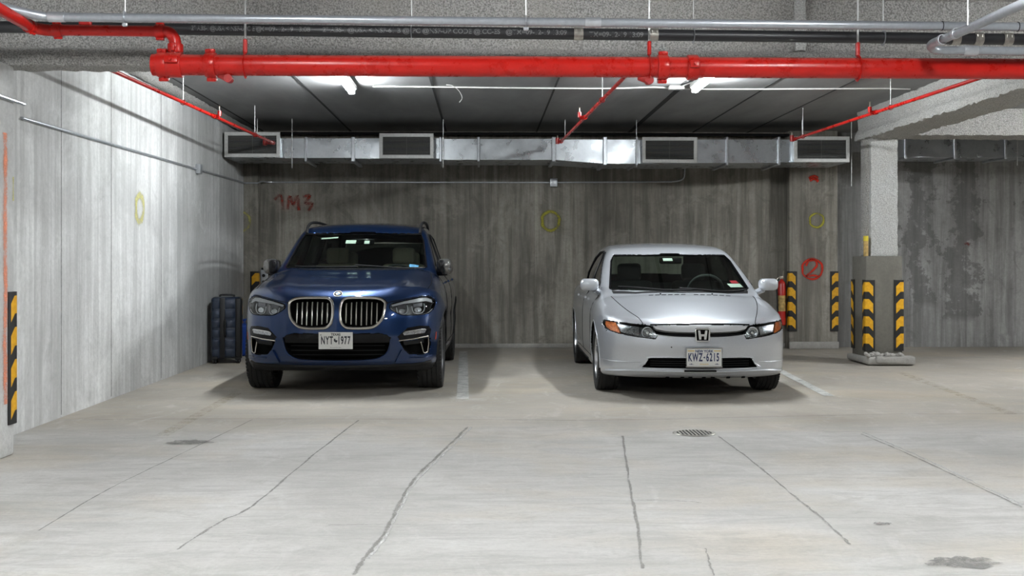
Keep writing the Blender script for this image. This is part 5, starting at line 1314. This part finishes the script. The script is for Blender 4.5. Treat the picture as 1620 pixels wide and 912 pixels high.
# ------------------------------------------------------------------ spray-painted marks
def mark(name, label, strokes, wd, plane, mat, closed=False, off=.003):
    """strokes in photo pixels on a wall plane: ('y', Y) or ('x', X)"""
    mb = MB(); f = (lambda a, b: on_y(a, b, plane[1]-off)) if plane[0] == 'y' else (lambda a, b: on_x(a, b, plane[1]+off))
    for st in strokes:
        q = spline([f(a, b) for a, b in st], 6, closed); q = q+[q[0]] if closed else q
        vs = []; fs = []
        for i, p in enumerate(q):
            a = Vector(q[max(0, i-1)]) if not closed else Vector(q[(i-1) % (len(q)-1)]); b = Vector(q[min(len(q)-1, i+1)]) if not closed else Vector(q[(i+1) % (len(q)-1)])
            t_ = (b-a).normalized(); nn_ = t_.cross(Vector((0, 1, 0) if plane[0] == 'y' else (1, 0, 0))).normalized()*wd/2
            vs += [Vector(p)+nn_, Vector(p)-nn_]
            if i: fs.append((2*i-2, 2*i-1, 2*i+1, 2*i))
        mb.add(vs, fs)
    o = mb.build(name, M[mat], smooth=False, edge=True); return tag(o, label, 'paint mark')
def ring(cx, cy, rx, ry, n=12): return [(cx+rx*math.cos(2*PI*i/n)*(1+.05*math.sin(3*i)), cy+ry*math.sin(2*PI*i/n)) for i in range(n)]
mark('painted_circle', 'yellow sprayed circle on the back wall corner above the SUV mirror', [ring(382, 351, 13, 15)], .07, ('y', 15.0), 'spray_yellow_faint', True)
mark('painted_circle', 'yellow sprayed circle on the back wall midway between the cars', [ring(871, 350, 13.5, 15)], .075, ('y', YB), 'spray_yellow', True)
mark('painted_circle', 'yellow sprayed circle on the pilaster above the red number two', [ring(1292, 349, 11, 11)], .05, ('y', YP), 'spray_yellow', True)
mark('painted_circle', 'faint yellow sprayed oval on the left wall', [ring(221, 330, 6, 21)], .13, ('x', XL), 'spray_yellow_faint', True)
mark('painted_number', 'red sprayed number two inside a circle on the pilaster', [ring(1285, 426, 16, 16)+[ring(1285, 426, 16, 16)[0]], [(1275, 421), (1280, 413), (1290, 413), (1292, 421), (1284, 430), (1276, 437), (1286, 436), (1297, 438)]], .05, ('y', YP), 'spray_red')
mark('painted_blot', 'red sprayed blot high on the pilaster below the duct', [[(1280, 283), (1287, 279), (1294, 283)], [(1281, 286), (1288, 283), (1295, 287)]], .07, ('y', YP), 'spray_red')
mark('painted_scrawl', 'faint red sprayed figures on the back wall above the SUV roof', [[(434, 316), (444, 310), (448, 332)], [(455, 332), (458, 311), (464, 324), (470, 310), (473, 333)], [(479, 312), (490, 310), (483, 322), (494, 322), (488, 334)]], .075, ('y', YB), 'spray_red_faint')
mark('painted_line', 'orange and red sprayed line down the near left column', [[(8, 210), (9, 290), (8, 360), (9, 450), (8, 540), (9, 640)]], .10, ('x', XC), 'spray_orange')
mark('painted_dash', 'faint yellow sprayed dash on the near left column', [[(21, 280), (21, 318)]], .03, ('x', XC), 'spray_yellow_faint')
mark('painted_spot', 'small red sprayed spot on the damp wall right of the column', [[(1526, 387), (1530, 385), (1533, 388)]], .06, ('y', YB), 'spray_red_faint')
